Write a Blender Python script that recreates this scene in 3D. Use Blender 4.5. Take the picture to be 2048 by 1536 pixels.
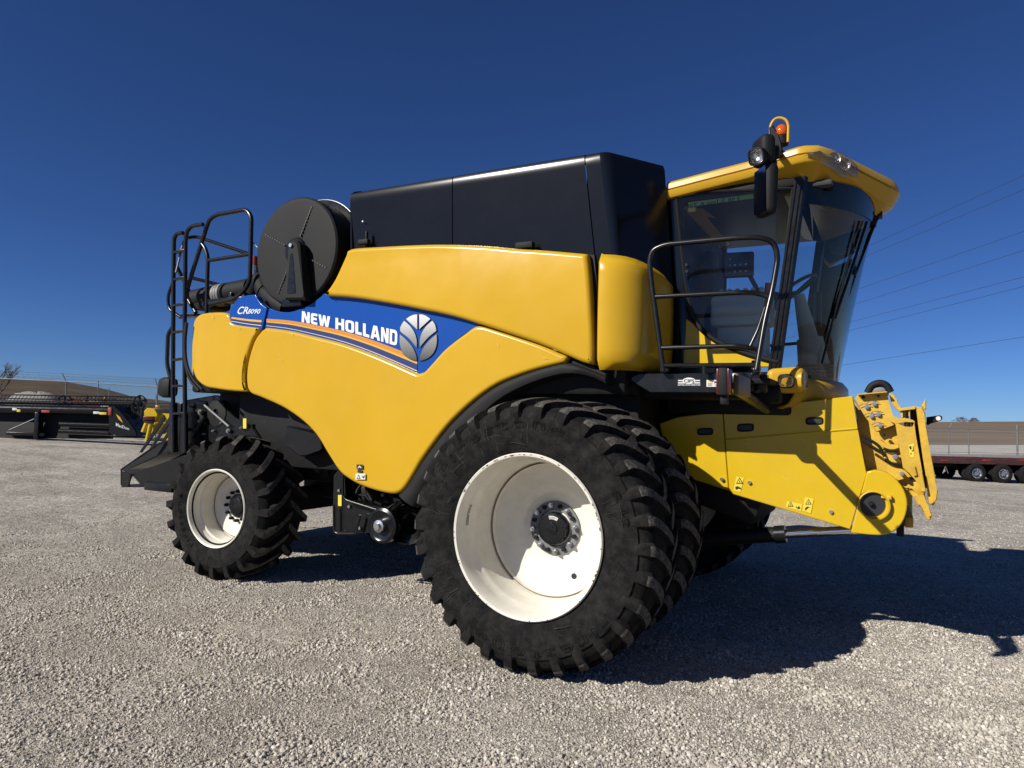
import bpy, bmesh, math, random
import numpy as np
from mathutils import Vector, Matrix
from mathutils.geometry import tessellate_polygon
random.seed(7)
rng = np.random.default_rng(7)
for o in list(bpy.data.objects): bpy.data.objects.remove(o)
SC = bpy.context.scene
COL = SC.collection

# ---------------------------------------------------------------- camera
F = 1420.0                                   # focal length in pixels of the 2048 wide photograph
CAM = Vector((2.193, -6.798, 1.723))
YAW, PIT, ROL = math.radians(28.09), math.radians(2.94), math.radians(1.5)
_r = Vector((math.cos(YAW), math.sin(YAW), 0)); _d = Vector((-math.sin(YAW), math.cos(YAW), 0)); _u = Vector((0, 0, 1))
RIGHT0, DEPTH0 = _r.copy(), _d.copy()
FWD = _d*math.cos(PIT) + _u*math.sin(PIT)
UP0 = _u*math.cos(PIT) - _d*math.sin(PIT)
RGT = _r*math.cos(ROL) + UP0*math.sin(ROL)
UPV = UP0*math.cos(ROL) - _r*math.sin(ROL)
cd = bpy.data.cameras.new('camera'); cam = bpy.data.objects.new('camera', cd); COL.objects.link(cam)
cd.sensor_width = 36; cd.lens = 36*F/2048; cd.clip_start = .05; cd.clip_end = 6000
cam.matrix_world = Matrix(((RGT.x, UPV.x, -FWD.x, CAM.x), (RGT.y, UPV.y, -FWD.y, CAM.y), (RGT.z, UPV.z, -FWD.z, CAM.z), (0, 0, 0, 1)))
SC.camera = cam
SC.render.resolution_x, SC.render.resolution_y = 1024, 768

# ---------------------------------------------------------------- sky, sun, exposure
LIGHT = Vector((0.60, 1.0, -0.72)).normalized()         # direction the sunlight travels
W = bpy.data.worlds.new('World'); SC.world = W; W.use_nodes = True
nt = W.node_tree; nt.nodes.clear()
wo = nt.nodes.new('ShaderNodeOutputWorld'); bg = nt.nodes.new('ShaderNodeBackground'); sky = nt.nodes.new('ShaderNodeTexSky')
sky.sky_type = 'NISHITA'; sky.sun_disc = False
elev = math.asin(-LIGHT.z)
sky.sun_elevation = elev
sky.sun_rotation = math.atan2(-LIGHT.x, -LIGHT.y)
sky.altitude = 300; sky.air_density = .62; sky.dust_density = 0.15; sky.ozone_density = 10.0
bg.inputs['Strength'].default_value = 0.055
hs = nt.nodes.new('ShaderNodeHueSaturation'); hs.inputs['Saturation'].default_value = 1.04; hs.inputs['Hue'].default_value = .507
nt.links.new(sky.outputs[0], hs.inputs['Color']); nt.links.new(hs.outputs[0], bg.inputs[0]); nt.links.new(bg.outputs[0], wo.inputs[0])
sd = bpy.data.lights.new('sun', 'SUN'); sd.energy = 4.9; sd.angle = math.radians(.53); sd.color = (1.0, .95, .87)
sun = bpy.data.objects.new('sun', sd); COL.objects.link(sun); sun.location = (-6, -8, 9)
sun.rotation_euler = LIGHT.to_track_quat('-Z', 'Y').to_euler()
SC.view_settings.view_transform = 'Standard'; SC.view_settings.look = 'None'
SC.view_settings.exposure = .5; SC.view_settings.gamma = 1
SC.render.engine = 'CYCLES'

# ---------------------------------------------------------------- helpers
def ray(px, py): return FWD + RGT*((px-1024)/F) + UPV*((768-py)/F)
def AT(px, py, y):
    d = ray(px, py); return CAM + d*((y-CAM.y)/d.y)
def ATX(px, py, x):
    d = ray(px, py); return CAM + d*((x-CAM.x)/d.x)
def ATZ(px, py, z):
    d = ray(px, py); return CAM + d*((z-CAM.z)/d.z)
def ATD(px, py, D):
    d = ray(px, py); return CAM + d*(D/d.dot(DEPTH0))
def XZ(px, py, y):
    p = AT(px, py, y); return (p.x, p.z)
def gz(x, y):
    """height of the yard: level under the machine, tilting gently away from it"""
    v = Vector((x-CAM.x, y-CAM.y, 0)); X = v.dot(RIGHT0); D = v.dot(DEPTH0)
    R = math.hypot(X, D); t = min(1, max(0, (R-11)/16)); s = t*t*(3-2*t)
    return (-.027*X + .10)*s

def link(o, parent=None):
    COL.objects.link(o)
    if parent is not None: o.parent = parent
    return o
def mesh_obj(name, verts, faces, mat, parent=None, smooth=False, auto=None):
    me = bpy.data.meshes.new(name); me.from_pydata([tuple(v) for v in verts], [], faces); me.validate(); me.update()
    return fin(name, me, mat, parent, smooth, auto)
def fin(name, me, mat, parent=None, smooth=False, auto=None):
    if mat is not None:
        for m in (mat if isinstance(mat, (list, tuple)) else [mat]): me.materials.append(m)
    bm = bmesh.new(); bm.from_mesh(me); bmesh.ops.recalc_face_normals(bm, faces=bm.faces)
    ang = math.radians(auto) if auto else None
    for f in bm.faces: f.smooth = bool(smooth or auto)
    if ang:
        for e in bm.edges:
            if len(e.link_faces) == 2 and e.calc_face_angle(0) > ang: e.smooth = False
    bm.to_mesh(me); bm.free()
    o = bpy.data.objects.new(name, me); return link(o, parent)
def bm_obj(name, bm, mat, parent=None, smooth=False, auto=None):
    me = bpy.data.meshes.new(name); bm.to_mesh(me); bm.free(); return fin(name, me, mat, parent, smooth, auto)
def empty(name, loc=(0, 0, 0), rz=0):
    o = bpy.data.objects.new(name, None); o.location = loc; o.rotation_euler = (0, 0, rz); o.empty_display_size = .2
    return link(o)
def tag(o, label, cat, group=None, kind=None):
    if label: o['label'] = label
    if cat: o['category'] = cat
    if group: o['group'] = group
    if kind: o['kind'] = kind
    return o
def copy_tree(o, parent=None):
    c = o.copy(); COL.objects.link(c); c.parent = parent
    for ch in list(o.children): copy_tree(ch, c)
    return c

def add_box(bm, c, s, bev=0, rot=None, seg=2):
    r = bmesh.ops.create_cube(bm, size=1); vs = r['verts']
    bmesh.ops.scale(bm, vec=s, verts=vs)
    if bev:
        es = list({e for v in vs for e in v.link_edges})
        rr = bmesh.ops.bevel(bm, geom=es, offset=min(bev, min(s)*.49), segments=seg, profile=.5, affect='EDGES')
        vs = list({v for f in rr['faces'] for v in f.verts} | {v for v in vs if v.is_valid})
    if rot is not None: bmesh.ops.rotate(bm, cent=(0, 0, 0), matrix=rot, verts=vs)
    bmesh.ops.translate(bm, vec=Vector(c), verts=vs)
    return vs
def box(name, c, s, mat, parent=None, bev=.01, rot=None, seg=2):
    bm = bmesh.new(); add_box(bm, c, s, bev, rot, seg); return bm_obj(name, bm, mat, parent, auto=35)
def boxes(name, lst, mat, parent=None, bev=.01):
    bm = bmesh.new()
    for it in lst:
        add_box(bm, it[0], it[1], bev, it[2] if len(it) > 2 else None)
    return bm_obj(name, bm, mat, parent, auto=35)
def fillet(pts, rad, n=6):
    pts = [Vector(p) for p in pts]; out = [pts[0]]
    for a, b, c in zip(pts, pts[1:], pts[2:]):
        d1 = (a-b); d2 = (c-b); r = min(rad, d1.length*.48, d2.length*.48)
        if r < 1e-4: out.append(b); continue
        p = b + d1.normalized()*r; q = b + d2.normalized()*r
        for i in range(n+1):
            t = i/n; out.append(p*(1-t)**2 + b*2*t*(1-t) + q*t*t)
    out.append(pts[-1]); return out
def add_tube(bm, pts, r, n=10, closed=False, cap=True, r2=None):
    pts = [Vector(p) for p in pts]; N = len(pts)
    rings = []; prev = None
    for i, p in enumerate(pts):
        if closed: t = (pts[(i+1) % N]-pts[i-1])
        else: t = (pts[min(i+1, N-1)]-pts[max(i-1, 0)])
        t = t.normalized() if t.length > 1e-9 else Vector((0, 0, 1))
        if prev is None:
            a = Vector((0, 0, 1)) if abs(t.z) < .9 else Vector((1, 0, 0)); nrm = t.cross(a).normalized()
        else:
            nrm = prev - t*prev.dot(t); nrm = nrm.normalized() if nrm.length > 1e-6 else t.orthogonal().normalized()
        prev = nrm; b = t.cross(nrm)
        rr = r if r2 is None else r+(r2-r)*i/max(1, N-1)
        rings.append([bm.verts.new(p + (nrm*math.cos(2*math.pi*k/n)+b*math.sin(2*math.pi*k/n))*rr) for k in range(n)])
    for i in range(N if closed else N-1):
        A, B = rings[i], rings[(i+1) % N]
        for k in range(n): bm.faces.new((A[k], A[(k+1) % n], B[(k+1) % n], B[k]))
    if cap and not closed:
        bm.faces.new(rings[0][::-1]); bm.faces.new(rings[-1])
def tube(name, pts, r, mat, parent=None, n=10, closed=False, fil=0, r2=None):
    bm = bmesh.new(); add_tube(bm, fillet(pts, fil) if fil else pts, r, n, closed, True, r2); return bm_obj(name, bm, mat, parent, auto=50)
def lathe_y(prof, n=64, cx=0, cz=0, closed=False):
    """profile [(radius, y)] turned about the y axis"""
    vs, fs = [], []
    m = len(prof)
    for r, y in prof:
        for k in range(n):
            a = 2*math.pi*k/n; vs.append((cx+r*math.cos(a), y, cz+r*math.sin(a)))
    for i in range(m if closed else m-1):
        j = (i+1) % m
        for k in range(n):
            k2 = (k+1) % n; fs.append((i*n+k, i*n+k2, j*n+k2, j*n+k))
    return vs, fs
def lathe(name, prof, mat, parent=None, n=64, cx=0, cz=0, auto=35, closed=False):
    vs, fs = lathe_y(prof, n, cx, cz, closed); return mesh_obj(name, vs, fs, mat, parent, auto=auto)
def prism(name, pts, y0, y1, mat, parent=None, bev=.004, axis='y'):
    """2-D outline (x,z) pushed from y0 to y1"""
    bm = bmesh.new()
    f3 = (lambda p, h: (p[0], h, p[1])) if axis == 'y' else ((lambda p, h: (h, p[0], p[1])) if axis == 'x' else (lambda p, h: (p[0], p[1], h)))
    a = [bm.verts.new(f3(p, y0)) for p in pts]; b = [bm.verts.new(f3(p, y1)) for p in pts]; n = len(pts)
    f0 = bm.faces.new(a); f1 = bm.faces.new(b[::-1])
    for i in range(n): bm.faces.new((a[i], b[i], b[(i+1) % n], a[(i+1) % n]))
    if bev:
        bmesh.ops.bevel(bm, geom=list(f0.edges)+list(f1.edges), offset=bev, segments=1, affect='EDGES')
    bmesh.ops.triangulate(bm, faces=[f for f in bm.faces if len(f.verts) > 4])
    return bm_obj(name, bm, mat, parent, auto=30)
def pprism(name, px, y, th, mat, parent=None, bev=.004):
    return prism(name, [XZ(a, b, y) for a, b in px], y, y+th, mat, parent, bev)
def smooth_loop(pts, step=.03, sharp=42, closed=True):
    """Catmull-Rom through points, corners sharper than `sharp` degrees kept"""
    P = [np.array(p, float) for p in pts]; n = len(P)
    cor = []
    for i in range(n):
        if not closed and i in (0, n-1): cor.append(True); continue
        a = P[i]-P[i-1]; b = P[(i+1) % n]-P[i]
        c = a@b/(np.linalg.norm(a)*np.linalg.norm(b)+1e-12); cor.append(math.degrees(math.acos(max(-1, min(1, c)))) > sharp)
    out = []
    for i in range(n if closed else n-1):
        p1, p2 = P[i], P[(i+1) % n]
        p0 = P[i-1] if not cor[i] else p1-(p2-p1); p3 = P[(i+2) % n] if not cor[(i+1) % n] else p2+(p2-p1)
        m = max(1, int(np.linalg.norm(p2-p1)/step))
        for k in range(m):
            t = k/m
            out.append(.5*((2*p1)+(-p0+p2)*t+(2*p0-5*p1+4*p2-p3)*t*t+(-p0+3*p1-3*p2+p3)*t**3))
    if not closed: out.append(P[-1])
    return out
def panel(name, px, y, mat, parent=None, r=.04, back=.05, surf=None, grid=.1, xz=False, sharp=42, step=.03):
    """pressed sheet panel: traced outline on plane y with rolled edges of radius r and a flange behind"""
    L = [np.array(p if xz else XZ(p[0], p[1], y)) for p in px]
    L = [np.array(p) for p in smooth_loop(L, step, sharp)]
    A = np.array(L); area = .5*np.sum(A[:, 0]*np.roll(A[:, 1], -1)-np.roll(A[:, 0], -1)*A[:, 1])
    if area < 0: A = A[::-1]
    n = len(A)
    e = np.roll(A, -1, 0)-A; e /= np.linalg.norm(e, axis=1)[:, None]+1e-12
    nr = np.stack([-e[:, 1], e[:, 0]], 1); vn = nr+np.roll(nr, 1, 0); vn /= np.linalg.norm(vn, axis=1)[:, None]+1e-9
    cs = np.clip((vn*nr).sum(1), .55, 1); vn = vn/cs[:, None]
    bm = bmesh.new(); rings = []; nrm = []
    angs = np.linspace(0, math.pi/2, 5)
    spec = [(0, r+back, 0)]+[(r*(1-math.cos(a)), r*(1-math.sin(a)), a) for a in angs]
    for ins, dep, a in spec:
        Q = A+vn*ins
        rings.append([bm.verts.new((q[0], y+dep, q[1])) for q in Q])
        for i in range(n): nrm.append(Vector((-vn[i][0]*math.cos(a), -math.sin(a), -vn[i][1]*math.cos(a))).normalized())
    for a, b in zip(rings, rings[1:]):
        for i in range(n): bm.faces.new((a[i], a[(i+1) % n], b[(i+1) % n], b[i]))
    inner = bm.faces.new(rings[-1])
    bmesh.ops.triangulate(bm, faces=[inner])
    sf = surf or (lambda x, z: 0.0)
    if surf is not None:
        x0, z0 = A.min(0); x1, z1 = A.max(0)
        for ax, lo, hi in ((0, x0, x1), (2, z0, z1)):
            v = lo+grid
            while v < hi:
                fs = {f for f in bm.faces if all(abs(w.co.y-y) < 1e-6 for w in f.verts)}
                g = list(fs)+list({ed for f in fs for ed in f.edges})+list({w for f in fs for w in f.verts})
                no = (1, 0, 0) if ax == 0 else (0, 0, 1); co = (v, 0, 0) if ax == 0 else (0, 0, v)
                bmesh.ops.bisect_plane(bm, geom=g, plane_co=co, plane_no=no)
                v += grid
    nring = len(nrm); full = (len(spec)-1)*n
    bm.verts.ensure_lookup_table(); N_ = []
    for i, w in enumerate(bm.verts):
        h = .01; gx = (sf(w.co.x+h, w.co.z)-sf(w.co.x-h, w.co.z))/(2*h); gzz = (sf(w.co.x, w.co.z+h)-sf(w.co.x, w.co.z-h))/(2*h)
        fn_ = Vector((gx, -1, gzz)).normalized()
        if i < full: q = (nrm[i]+fn_*max(0, -nrm[i].y)*.0001).normalized()
        else: q = fn_
        if i < full and nrm[i].y < -.01: q = (nrm[i]*(1)+Vector((gx, 0, gzz))*(-nrm[i].y)).normalized()
        N_.append(q); w.co.y += sf(w.co.x, w.co.z)
    bmesh.ops.recalc_face_normals(bm, faces=bm.faces)
    bm.normal_update()
    ref = [f for f in bm.faces if abs(f.normal.y) > .9]
    if sum(f.normal.y*f.calc_area() for f in ref) > 0: bmesh.ops.reverse_faces(bm, faces=bm.faces)
    for f in bm.faces: f.smooth = True
    me = bpy.data.meshes.new(name); bm.to_mesh(me); bm.free(); me.materials.append(mat)
    me.normals_split_custom_set_from_vertices(N_)
    return link(bpy.data.objects.new(name, me), parent)
def sheet(name, px, y, mat, parent=None, xz=False, smooth=True, sharp=42):
    """flat print lying on plane y (thin film)"""
    L = [p if xz else XZ(p[0], p[1], y) for p in px]
    if smooth: L = [tuple(p) for p in smooth_loop(L, .02, sharp)]
    tri = tessellate_polygon([[Vector((p[0], p[1], 0)) for p in L]])
    return mesh_obj(name, [(p[0], y, p[1]) for p in L], [tuple(t) for t in tri], mat, parent)
def text_mesh(s, offset=0.0, extrude=0.0, shear=0.0, space=1.0):
    cu = bpy.data.curves.new('t', 'FONT'); cu.body = s; cu.offset = offset; cu.extrude = extrude; cu.shear = shear; cu.space_character = space
    cu.resolution_u = 3
    o = bpy.data.objects.new('t', cu); COL.objects.link(o)
    me = bpy.data.meshes.new_from_object(o)
    V = [v.co.copy() for v in me.vertices]; Fc = [tuple(p.vertices) for p in me.polygons]
    bpy.data.objects.remove(o); bpy.data.curves.remove(cu); bpy.data.meshes.remove(me)
    return V, Fc
def text(name, s, fn, mat, parent=None, offset=0, shear=0, extrude=0, space=1.0):
    """lettering; fn maps normalised (u 0..1, v 0..1 cap height, w depth) to 3-D"""
    V, Fc = text_mesh(s, offset, extrude, shear, space)
    x0 = min(v.x for v in V); x1 = max(v.x for v in V); H = .70
    return mesh_obj(name, [fn((v.x-x0)/(x1-x0), v.y/H, v.z) for v in V], Fc, mat, parent)
def quad_map(tl, tr, bl, br, y):
    a, b, c, d = AT(*tl, y), AT(*tr, y), AT(*bl, y), AT(*br, y)
    return lambda u, v, w: (c*(1-u)+d*u)*(1-v)+(a*(1-u)+b*u)*v

# ---------------------------------------------------------------- materials
KA = .745            # albedo scale that goes with the exposure above
def mat(name, col, rough=.5, metal=0, spec=.5, var=0, vscale=3, dust=0, dustcol=(.42, .38, .32), bump=0, bscale=80, coat=0, rvar=0):
    if metal < .5: col = tuple(c*KA for c in col)
    dustcol = tuple(c*KA for c in dustcol)
    m = bpy.data.materials.new(name); m.use_nodes = True; t = m.node_tree; b = t.nodes['Principled BSDF']
    b.inputs['Base Color'].default_value = (*col, 1); b.inputs['Roughness'].default_value = rough; b.inputs['Metallic'].default_value = metal
    b.inputs['Specular IOR Level'].default_value = spec
    if coat: b.inputs['Coat Weight'].default_value = coat; b.inputs['Coat Roughness'].default_value = .12
    tc = t.nodes.new('ShaderNodeTexCoord'); N = lambda k: t.nodes.new(k); Lk = t.links.new
    src = None
    if var:
        n = N('ShaderNodeTexNoise'); n.inputs['Scale'].default_value = vscale; n.inputs['Detail'].default_value = 6; n.inputs['Roughness'].default_value = .65
        Lk(tc.outputs['Object'], n.inputs['Vector'])
        rp = N('ShaderNodeValToRGB'); rp.color_ramp.elements[0].position = .3; rp.color_ramp.elements[1].position = .72
        rp.color_ramp.elements[0].color = (*[c*(1-var) for c in col], 1); rp.color_ramp.elements[1].color = (*[min(1, c*(1+var)) for c in col], 1)
        Lk(n.outputs['Fac'], rp.inputs['Fac']); src = rp.outputs['Color']
    if dust:
        n = N('ShaderNodeTexNoise'); n.inputs['Scale'].default_value = vscale*2.3; n.inputs['Detail'].default_value = 9; n.inputs['Roughness'].default_value = .72
        Lk(tc.outputs['Object'], n.inputs['Vector'])
        rp = N('ShaderNodeMapRange'); rp.inputs['From Min'].default_value = .42; rp.inputs['From Max'].default_value = .78; rp.inputs['To Max'].default_value = dust
        Lk(n.outputs['Fac'], rp.inputs['Value'])
        mx = N('ShaderNodeMix'); mx.data_type = 'RGBA'; Lk(rp.outputs[0], mx.inputs['Factor'])
        if src is not None: Lk(src, mx.inputs['A'])
        else: mx.inputs['A'].default_value = (*col, 1)
        mx.inputs['B'].default_value = (*dustcol, 1); src = mx.outputs['Result']
    if src is not None: Lk(src, b.inputs['Base Color'])
    if rvar:
        n = N('ShaderNodeTexNoise'); n.inputs['Scale'].default_value = vscale*4; n.inputs['Detail'].default_value = 5; Lk(tc.outputs['Object'], n.inputs['Vector'])
        rp = N('ShaderNodeMapRange'); rp.inputs['From Min'].default_value = .3; rp.inputs['From Max'].default_value = .7
        rp.inputs['To Min'].default_value = max(.02, rough-rvar); rp.inputs['To Max'].default_value = min(1, rough+rvar); Lk(n.outputs['Fac'], rp.inputs['Value']); Lk(rp.outputs[0], b.inputs['Roughness'])
    if bump:
        n = N('ShaderNodeTexNoise'); n.inputs['Scale'].default_value = bscale; n.inputs['Detail'].default_value = 5; Lk(tc.outputs['Object'], n.inputs['Vector'])
        bp = N('ShaderNodeBump'); bp.inputs['Strength'].default_value = bump; bp.inputs['Distance'].default_value = .01; Lk(n.outputs['Fac'], bp.inputs['Height']); Lk(bp.outputs[0], b.inputs['Normal'])
    return m
def glass_mat(name, tint, refl=1.0, rough=.0, film=0.0):
    m = bpy.data.materials.new(name); m.use_nodes = True; t = m.node_tree; t.nodes.clear(); N = t.nodes.new
    o = N('ShaderNodeOutputMaterial'); tr = N('ShaderNodeBsdfTransparent'); tr.inputs[0].default_value = (*tint, 1)
    gl = N('ShaderNodeBsdfGlossy'); gl.inputs['Roughness'].default_value = rough; fr = N('ShaderNodeFresnel'); fr.inputs['IOR'].default_value = 1.5
    mx = N('ShaderNodeMixShader'); t.links.new(fr.outputs[0], mx.inputs[0]); t.links.new(tr.outputs[0], mx.inputs[1]); t.links.new(gl.outputs[0], mx.inputs[2])
    last = mx
    if film:
        df = N('ShaderNodeBsdfDiffuse'); df.inputs[0].default_value = (.37, .355, .32, 1)
        tc = N('ShaderNodeTexCoord'); n = N('ShaderNodeTexNoise'); n.inputs['Scale'].default_value = 6; n.inputs['Detail'].default_value = 8
        t.links.new(tc.outputs['Object'], n.inputs['Vector'])
        mr = N('ShaderNodeMapRange'); mr.inputs['From Min'].default_value = .35; mr.inputs['From Max'].default_value = .75; mr.inputs['To Min'].default_value = film*.25; mr.inputs['To Max'].default_value = film
        t.links.new(n.outputs['Fac'], mr.inputs['Value'])
        m2 = N('ShaderNodeMixShader'); t.links.new(mr.outputs[0], m2.inputs[0]); t.links.new(mx.outputs[0], m2.inputs[1]); t.links.new(df.outputs[0], m2.inputs[2]); last = m2
    t.links.new(last.outputs[0], o.inputs[0]); return m
M = {}
M['yellow'] = mat('yellow_paint', (.625, .372, .015), .22, spec=.32, var=.05, vscale=1.1, dust=.12, dustcol=(.60, .43, .13), rvar=.03)
M['feeder'] = mat('feeder_yellow_paint', (.66, .44, .010), .24, spec=.35, var=.06, vscale=2.2, dust=.22, dustcol=(.50, .34, .10), rvar=.04)
M['worn'] = mat('worn_yellow_paint', (.66, .41, .025), .5, var=.14, vscale=7, dust=.42, dustcol=(.30, .17, .06), bump=.25, bscale=30)
M['roof'] = mat('roof_yellow_plastic', (.60, .35, .026), .30, var=.03, spec=.2)
M['black'] = mat('black_paint', (.0085, .009, .0105), .24, spec=.33, var=.2, vscale=4, dust=.10, dustcol=(.07, .066, .058), rvar=.04)
M['tank'] = mat('black_tank_plastic', (.0085, .0095, .012), .17, spec=.25, var=.08, vscale=2.5, dust=.12, dustcol=(.03, .032, .035))
M['gloss'] = mat('glossy_black_panel', (.006, .0065, .008), .13, spec=.4)
M['matte'] = mat('black_frame', (.006, .006, .0065), .6, spec=.25, var=.3, vscale=6, dust=.2, dustcol=(.04, .037, .03), bump=.1)
M['plastic'] = mat('black_plastic', (.0095, .0095, .0105), .66, spec=.22, var=.15, bump=.05, bscale=200)
M['rail'] = mat('black_rail_paint', (.009, .009, .0095), .26, spec=.4, dust=.15, vscale=9, dustcol=(.10, .095, .085))
M['rubber'] = mat('tyre_rubber', (.0075, .0075, .008), .92, spec=.15, var=.3, vscale=5, dust=.40, dustcol=(.075, .071, .064), bump=.35, bscale=60)
M['lug'] = mat('worn_tyre_lug', (.045, .043, .041), .92, spec=.12, var=.3, vscale=14, dust=.8, dustcol=(.26, .24, .215), bump=.5, bscale=90)
M['rim'] = mat('cream_rim_paint', (.84, .805, .70), .36, var=.05, vscale=5, dust=.28, dustcol=(.46, .36, .23), rvar=.08)
M['rust'] = mat('rusty_edge', (.10, .055, .03), .8, var=.4, vscale=30)
M['steel'] = mat('bright_steel', (.62, .62, .62), .28, metal=1, dust=.2, vscale=20, dustcol=(.3, .27, .23))
M['chrome'] = mat('chrome_rod', (.75, .75, .76), .10, metal=1)
M['zinc'] = mat('galvanised_steel', (.20, .205, .21), .6, metal=.35, var=.2, vscale=8)
M['blue'] = mat('blue_decal', (.010, .075, .37), .2, spec=.35, var=.03)
M['navy'] = mat('navy_stripe', (.012, .032, .15), .35)
M['orange'] = mat('orange_stripe', (.66, .25, .02), .35)
M['gold'] = mat('gold_stripe', (.78, .42, .03), .35)
M['white'] = mat('white_print', (.82, .82, .82), .4)
M['sticker_w'] = mat('white_sticker', (.74, .73, .69), .5)
M['sticker_y'] = mat('yellow_sticker', (.80, .62, .05), .5)
M['ink'] = mat('black_ink', (.015, .015, .015), .5)
M['rustplate'] = mat('rusty_dark_plate', (.06, .025, .016), .8, var=.4, vscale=12)
M['bowl'] = mat('lamp_bowl_plastic', (.42, .43, .43), .35, metal=.3, bump=.4, bscale=22)
M['seam'] = mat('dark_seam', (.02, .014, .006), .7)
M['red'] = mat('red_lens', (.10, .006, .006), .25)
M['amber'] = mat('amber_lens', (.55, .16, .012), .2)
M['amber_d'] = mat('dusty_amber_board', (.13, .075, .02), .5, var=.2, vscale=9)
M['beacon'] = mat('beacon_lens', (.62, .10, .004), .12, spec=.7)
M['redpaint'] = mat('red_paint', (.36, .035, .02), .5, var=.2)
M['glass'] = glass_mat('tinted_cab_glass', (.84, .91, .915), film=.012)
M['lens'] = glass_mat('clear_lens', (.86, .88, .88), film=.0)
M['lens_r'] = glass_mat('hazed_roof_lens', (.86, .87, .87), film=.16)
M['refl'] = mat('lamp_reflector', (.80, .80, .80), .22, metal=.9, bump=.5, bscale=35)
M['grey'] = mat('grey_cab_plastic', (.56, .58, .56), .55, var=.06)
M['dgrey'] = mat('dark_cab_plastic', (.045, .048, .05), .55, var=.1)
M['screen'] = mat('monitor_screen', (.012, .014, .017), .15)
M['seatcloth'] = mat('seat_fabric', (.05, .055, .065), .85, var=.15, vscale=20)
M['green_tape'] = mat('green_window_print', (.42, .62, .16), .5)

# leaf emblem gradient is printed on the decal (light top to dark foot)
def emblem_mat(z0, z1):
    m = bpy.data.materials.new('silver_leaf_print'); m.use_nodes = True; t = m.node_tree; b = t.nodes['Principled BSDF']; N = t.nodes.new
    tc = N('ShaderNodeTexCoord'); sp = N('ShaderNodeSeparateXYZ'); mr = N('ShaderNodeMapRange'); rp = N('ShaderNodeValToRGB')
    t.links.new(tc.outputs['Object'], sp.inputs[0]); t.links.new(sp.outputs['Z'], mr.inputs['Value']); mr.inputs['From Min'].default_value = z0; mr.inputs['From Max'].default_value = z1
    rp.color_ramp.elements[0].color = (0.0372, 0.0372, 0.0372, 1); rp.color_ramp.elements[1].color = (0.5811, 0.5811, 0.5736, 1)
    e = rp.color_ramp.elements.new(.5); e.color = (0.2235, 0.2235, 0.2160, 1)
    t.links.new(mr.outputs[0], rp.inputs[0]); t.links.new(rp.outputs[0], b.inputs['Base Color']); b.inputs['Roughness'].default_value = .35
    return m

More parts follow.
